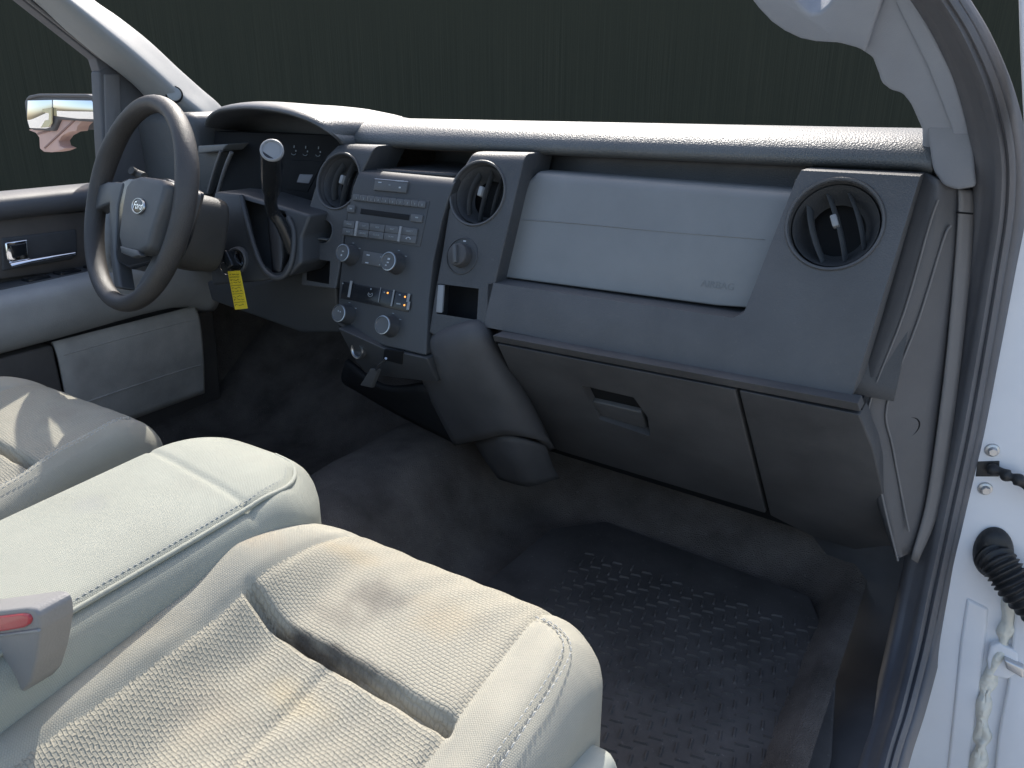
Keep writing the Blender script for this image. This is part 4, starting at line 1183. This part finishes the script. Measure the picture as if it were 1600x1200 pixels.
# ------------------------------------------------------------------ passenger door opening
SL = thing('door_seal', 'grey black ribbed rubber seal around the open passenger door frame', 'door seal', (.9, 1.1, .5))
path = [((1415, -90), .86), ((1452, -20), .93), ((1500, 60), .985), ((1537, 150), 1.04), ((1556, 240), 1.085), ((1555, 330), 1.115), ((1540, 430), 1.13), ((1518, 560), 1.14), ((1496, 680), 1.145), ((1470, 800), 1.15), ((1444, 920), 1.15)]
base_pts = [atY(p[0], p[1], Y) for p, Y in path] + [atZ(1422, 1020, .045), atZ(1400, 1110, .03), atZ(1374, 1200, .025), atZ(1330, 1400, .02)]
def shift(dx, dy):
    o_ = [atY(p[0] + dx, p[1], Y + dy) for p, Y in path]
    return o_ + [atZ(1422 + dx, 1020, .045 - dy), atZ(1400 + dx * .95, 1110, .03 - dy), atZ(1374 + dx * .9, 1200, .025 - dy), atZ(1330 + dx * .9, 1400, .02 - dy)]
rows = [shift(-36, .045), shift(-30, .016), shift(-18, .010), shift(-4, 0.0), shift(6, -.010), shift(14, .006), shift(20, -.004), shift(26, .008), shift(34, .012), shift(44, .045)]
loft('seal_body', [list(c) for c in zip(*rows)], M['seal'], SL, 6, 4, .004)

JB = thing('door_frame', 'white painted door frame at the right edge with two hex bolts', 'door frame', (.97, 1.16, .3))
JP = (-.2, 1, 0, .975)
def J(x, y, o=0.0): return G(x, y, (-.2, 1, 0, .975 + o))
def Jb(x, y, o=0.0):
    p = J(x, y, o)
    return p
prism('pillar_skin', [J(x, y) for x, y in ((1560, 250), (1720, 250), (1720, 1260), (1395, 1260), (1420, 1120), (1450, 1000), (1480, 860), (1510, 700), (1540, 520))], (0.02, .08, 0), M['paint'], JB, .006, 4)
prism('pressing', [J(x, y, -.004) for x, y in ((1510, 935), (1545, 952), (1540, 1010), (1528, 1100), (1512, 1215), (1478, 1215), (1492, 1080), (1500, 1000))], (0, .006, 0), M['paint'], JB, .0055, 5)
prism('upper_skin', [atY(x, y, 1.0) for x, y in ((1590, -60), (1660, -60), (1660, 330), (1606, 330), (1600, 200), (1594, 80))], (0, .06, 0), M['paint'], JB, .004)
jn = Vector((.2, -1, 0)).normalized()
for (x, y) in ((1550, 703), (1539, 763)):
    bl = lathe('bolt', [(0, .0085), (.0045, .0085), (.0055, .0075), (.0060, .004), (.0088, .003), (.0095, .0015), (.0098, -.001)], J(x, y), jn, M['zinc'], JB, 24)
    hx = lathe('hex_head', [(0, .0098), (.0052, .0098), (.0060, .009), (.0060, .002)], J(x, y), jn, M['zinc'], bl, 6, angle=20)
CK = thing('wiring_strap', 'black door check strap leaving a square black plate between two bolts', 'strap', tuple(J(1545, 733)))
prism('plate', [J(x, y, -.0006) for x, y in ((1527, 721), (1562, 720), (1561, 745), (1524, 745))], (0, .012, 0), M['boot'], CK, .001)
tube('strap', [J(x, y, o) for x, y, o in ((1545, 733, -.004), (1562, 736, -.012), (1575, 744, -.018), (1588, 748, -.022), (1604, 760, -.024), (1640, 790, -.03))], lambda t: .0072 + .0018 * math.sin(t * 22), M['boot'], CK, 12, 6)
BT = thing('wiring_boot', 'black ribbed rubber wiring boot plugged into the white door frame', 'rubber boot', tuple(J(1550, 870)))
lathe('flange', [(.040, -.002), (.041, .004), (.037, .011), (.030, .016), (.0, .018)], J(1551, 862), jn, M['boot'], BT, 36, .62, (-.12, 0, 1))
bp_ = [J(x, y, o) for x, y, o in ((1550, 868, -.006), (1560, 880, -.02), (1575, 900, -.032), (1592, 922, -.04), (1620, 950, -.045), (1660, 990, -.05))]
def ribs(t): return .0235 + .0024 * math.sin(t * 95)
tube('bellows', bp_, ribs, M['boot'], BT, 24, 22)
HG = thing('lower_hinge', 'white painted lower door hinge with cream sealant at the bottom right', 'hinge', tuple(J(1575, 1040)))
prism('hinge_leaf', [J(x, y, -.012) for x, y in ((1547, 1010), (1560, 1005), (1590, 1020), (1592, 1050), (1575, 1062), (1545, 1055), (1542, 1030))], (0, .014, 0), M['paint'], HG, .003, 3)
prism('hinge_pin', [J(x, y, -.022) for x, y in ((1568, 1030), (1600, 1045), (1600, 1062), (1572, 1046))], (0, .012, 0), M['zinc'], HG, .003, 3)
rows = []
random.seed(3)
for k in range(22):
    f = k / 21
    x = 1578 - f * 62 + 6 * math.sin(f * 9); y = 930 + f * 290
    wd = 9 + 4 * math.sin(k * 2.1) + random.uniform(-2, 2)
    rows.append([J(x - wd, y, .004), J(x - wd * .5, y, -.006 + random.uniform(-.004, .003)), J(x, y + random.uniform(-3, 3), -.008 + random.uniform(-.005, .004)), J(x + wd * .6, y, -.005 + random.uniform(-.004, .004)), J(x + wd, y, .006)])
loft('sealant_bead', rows, M['sealant'], HG, 3, 3, .004)
prism('door_skin_edge', [J(x, y, -.01) for x, y in ((1586, 955), (1640, 960), (1640, 1300), (1545, 1300), (1560, 1150), (1575, 1070))], (0, .03, 0), M['paint'], HG, .004, 3)
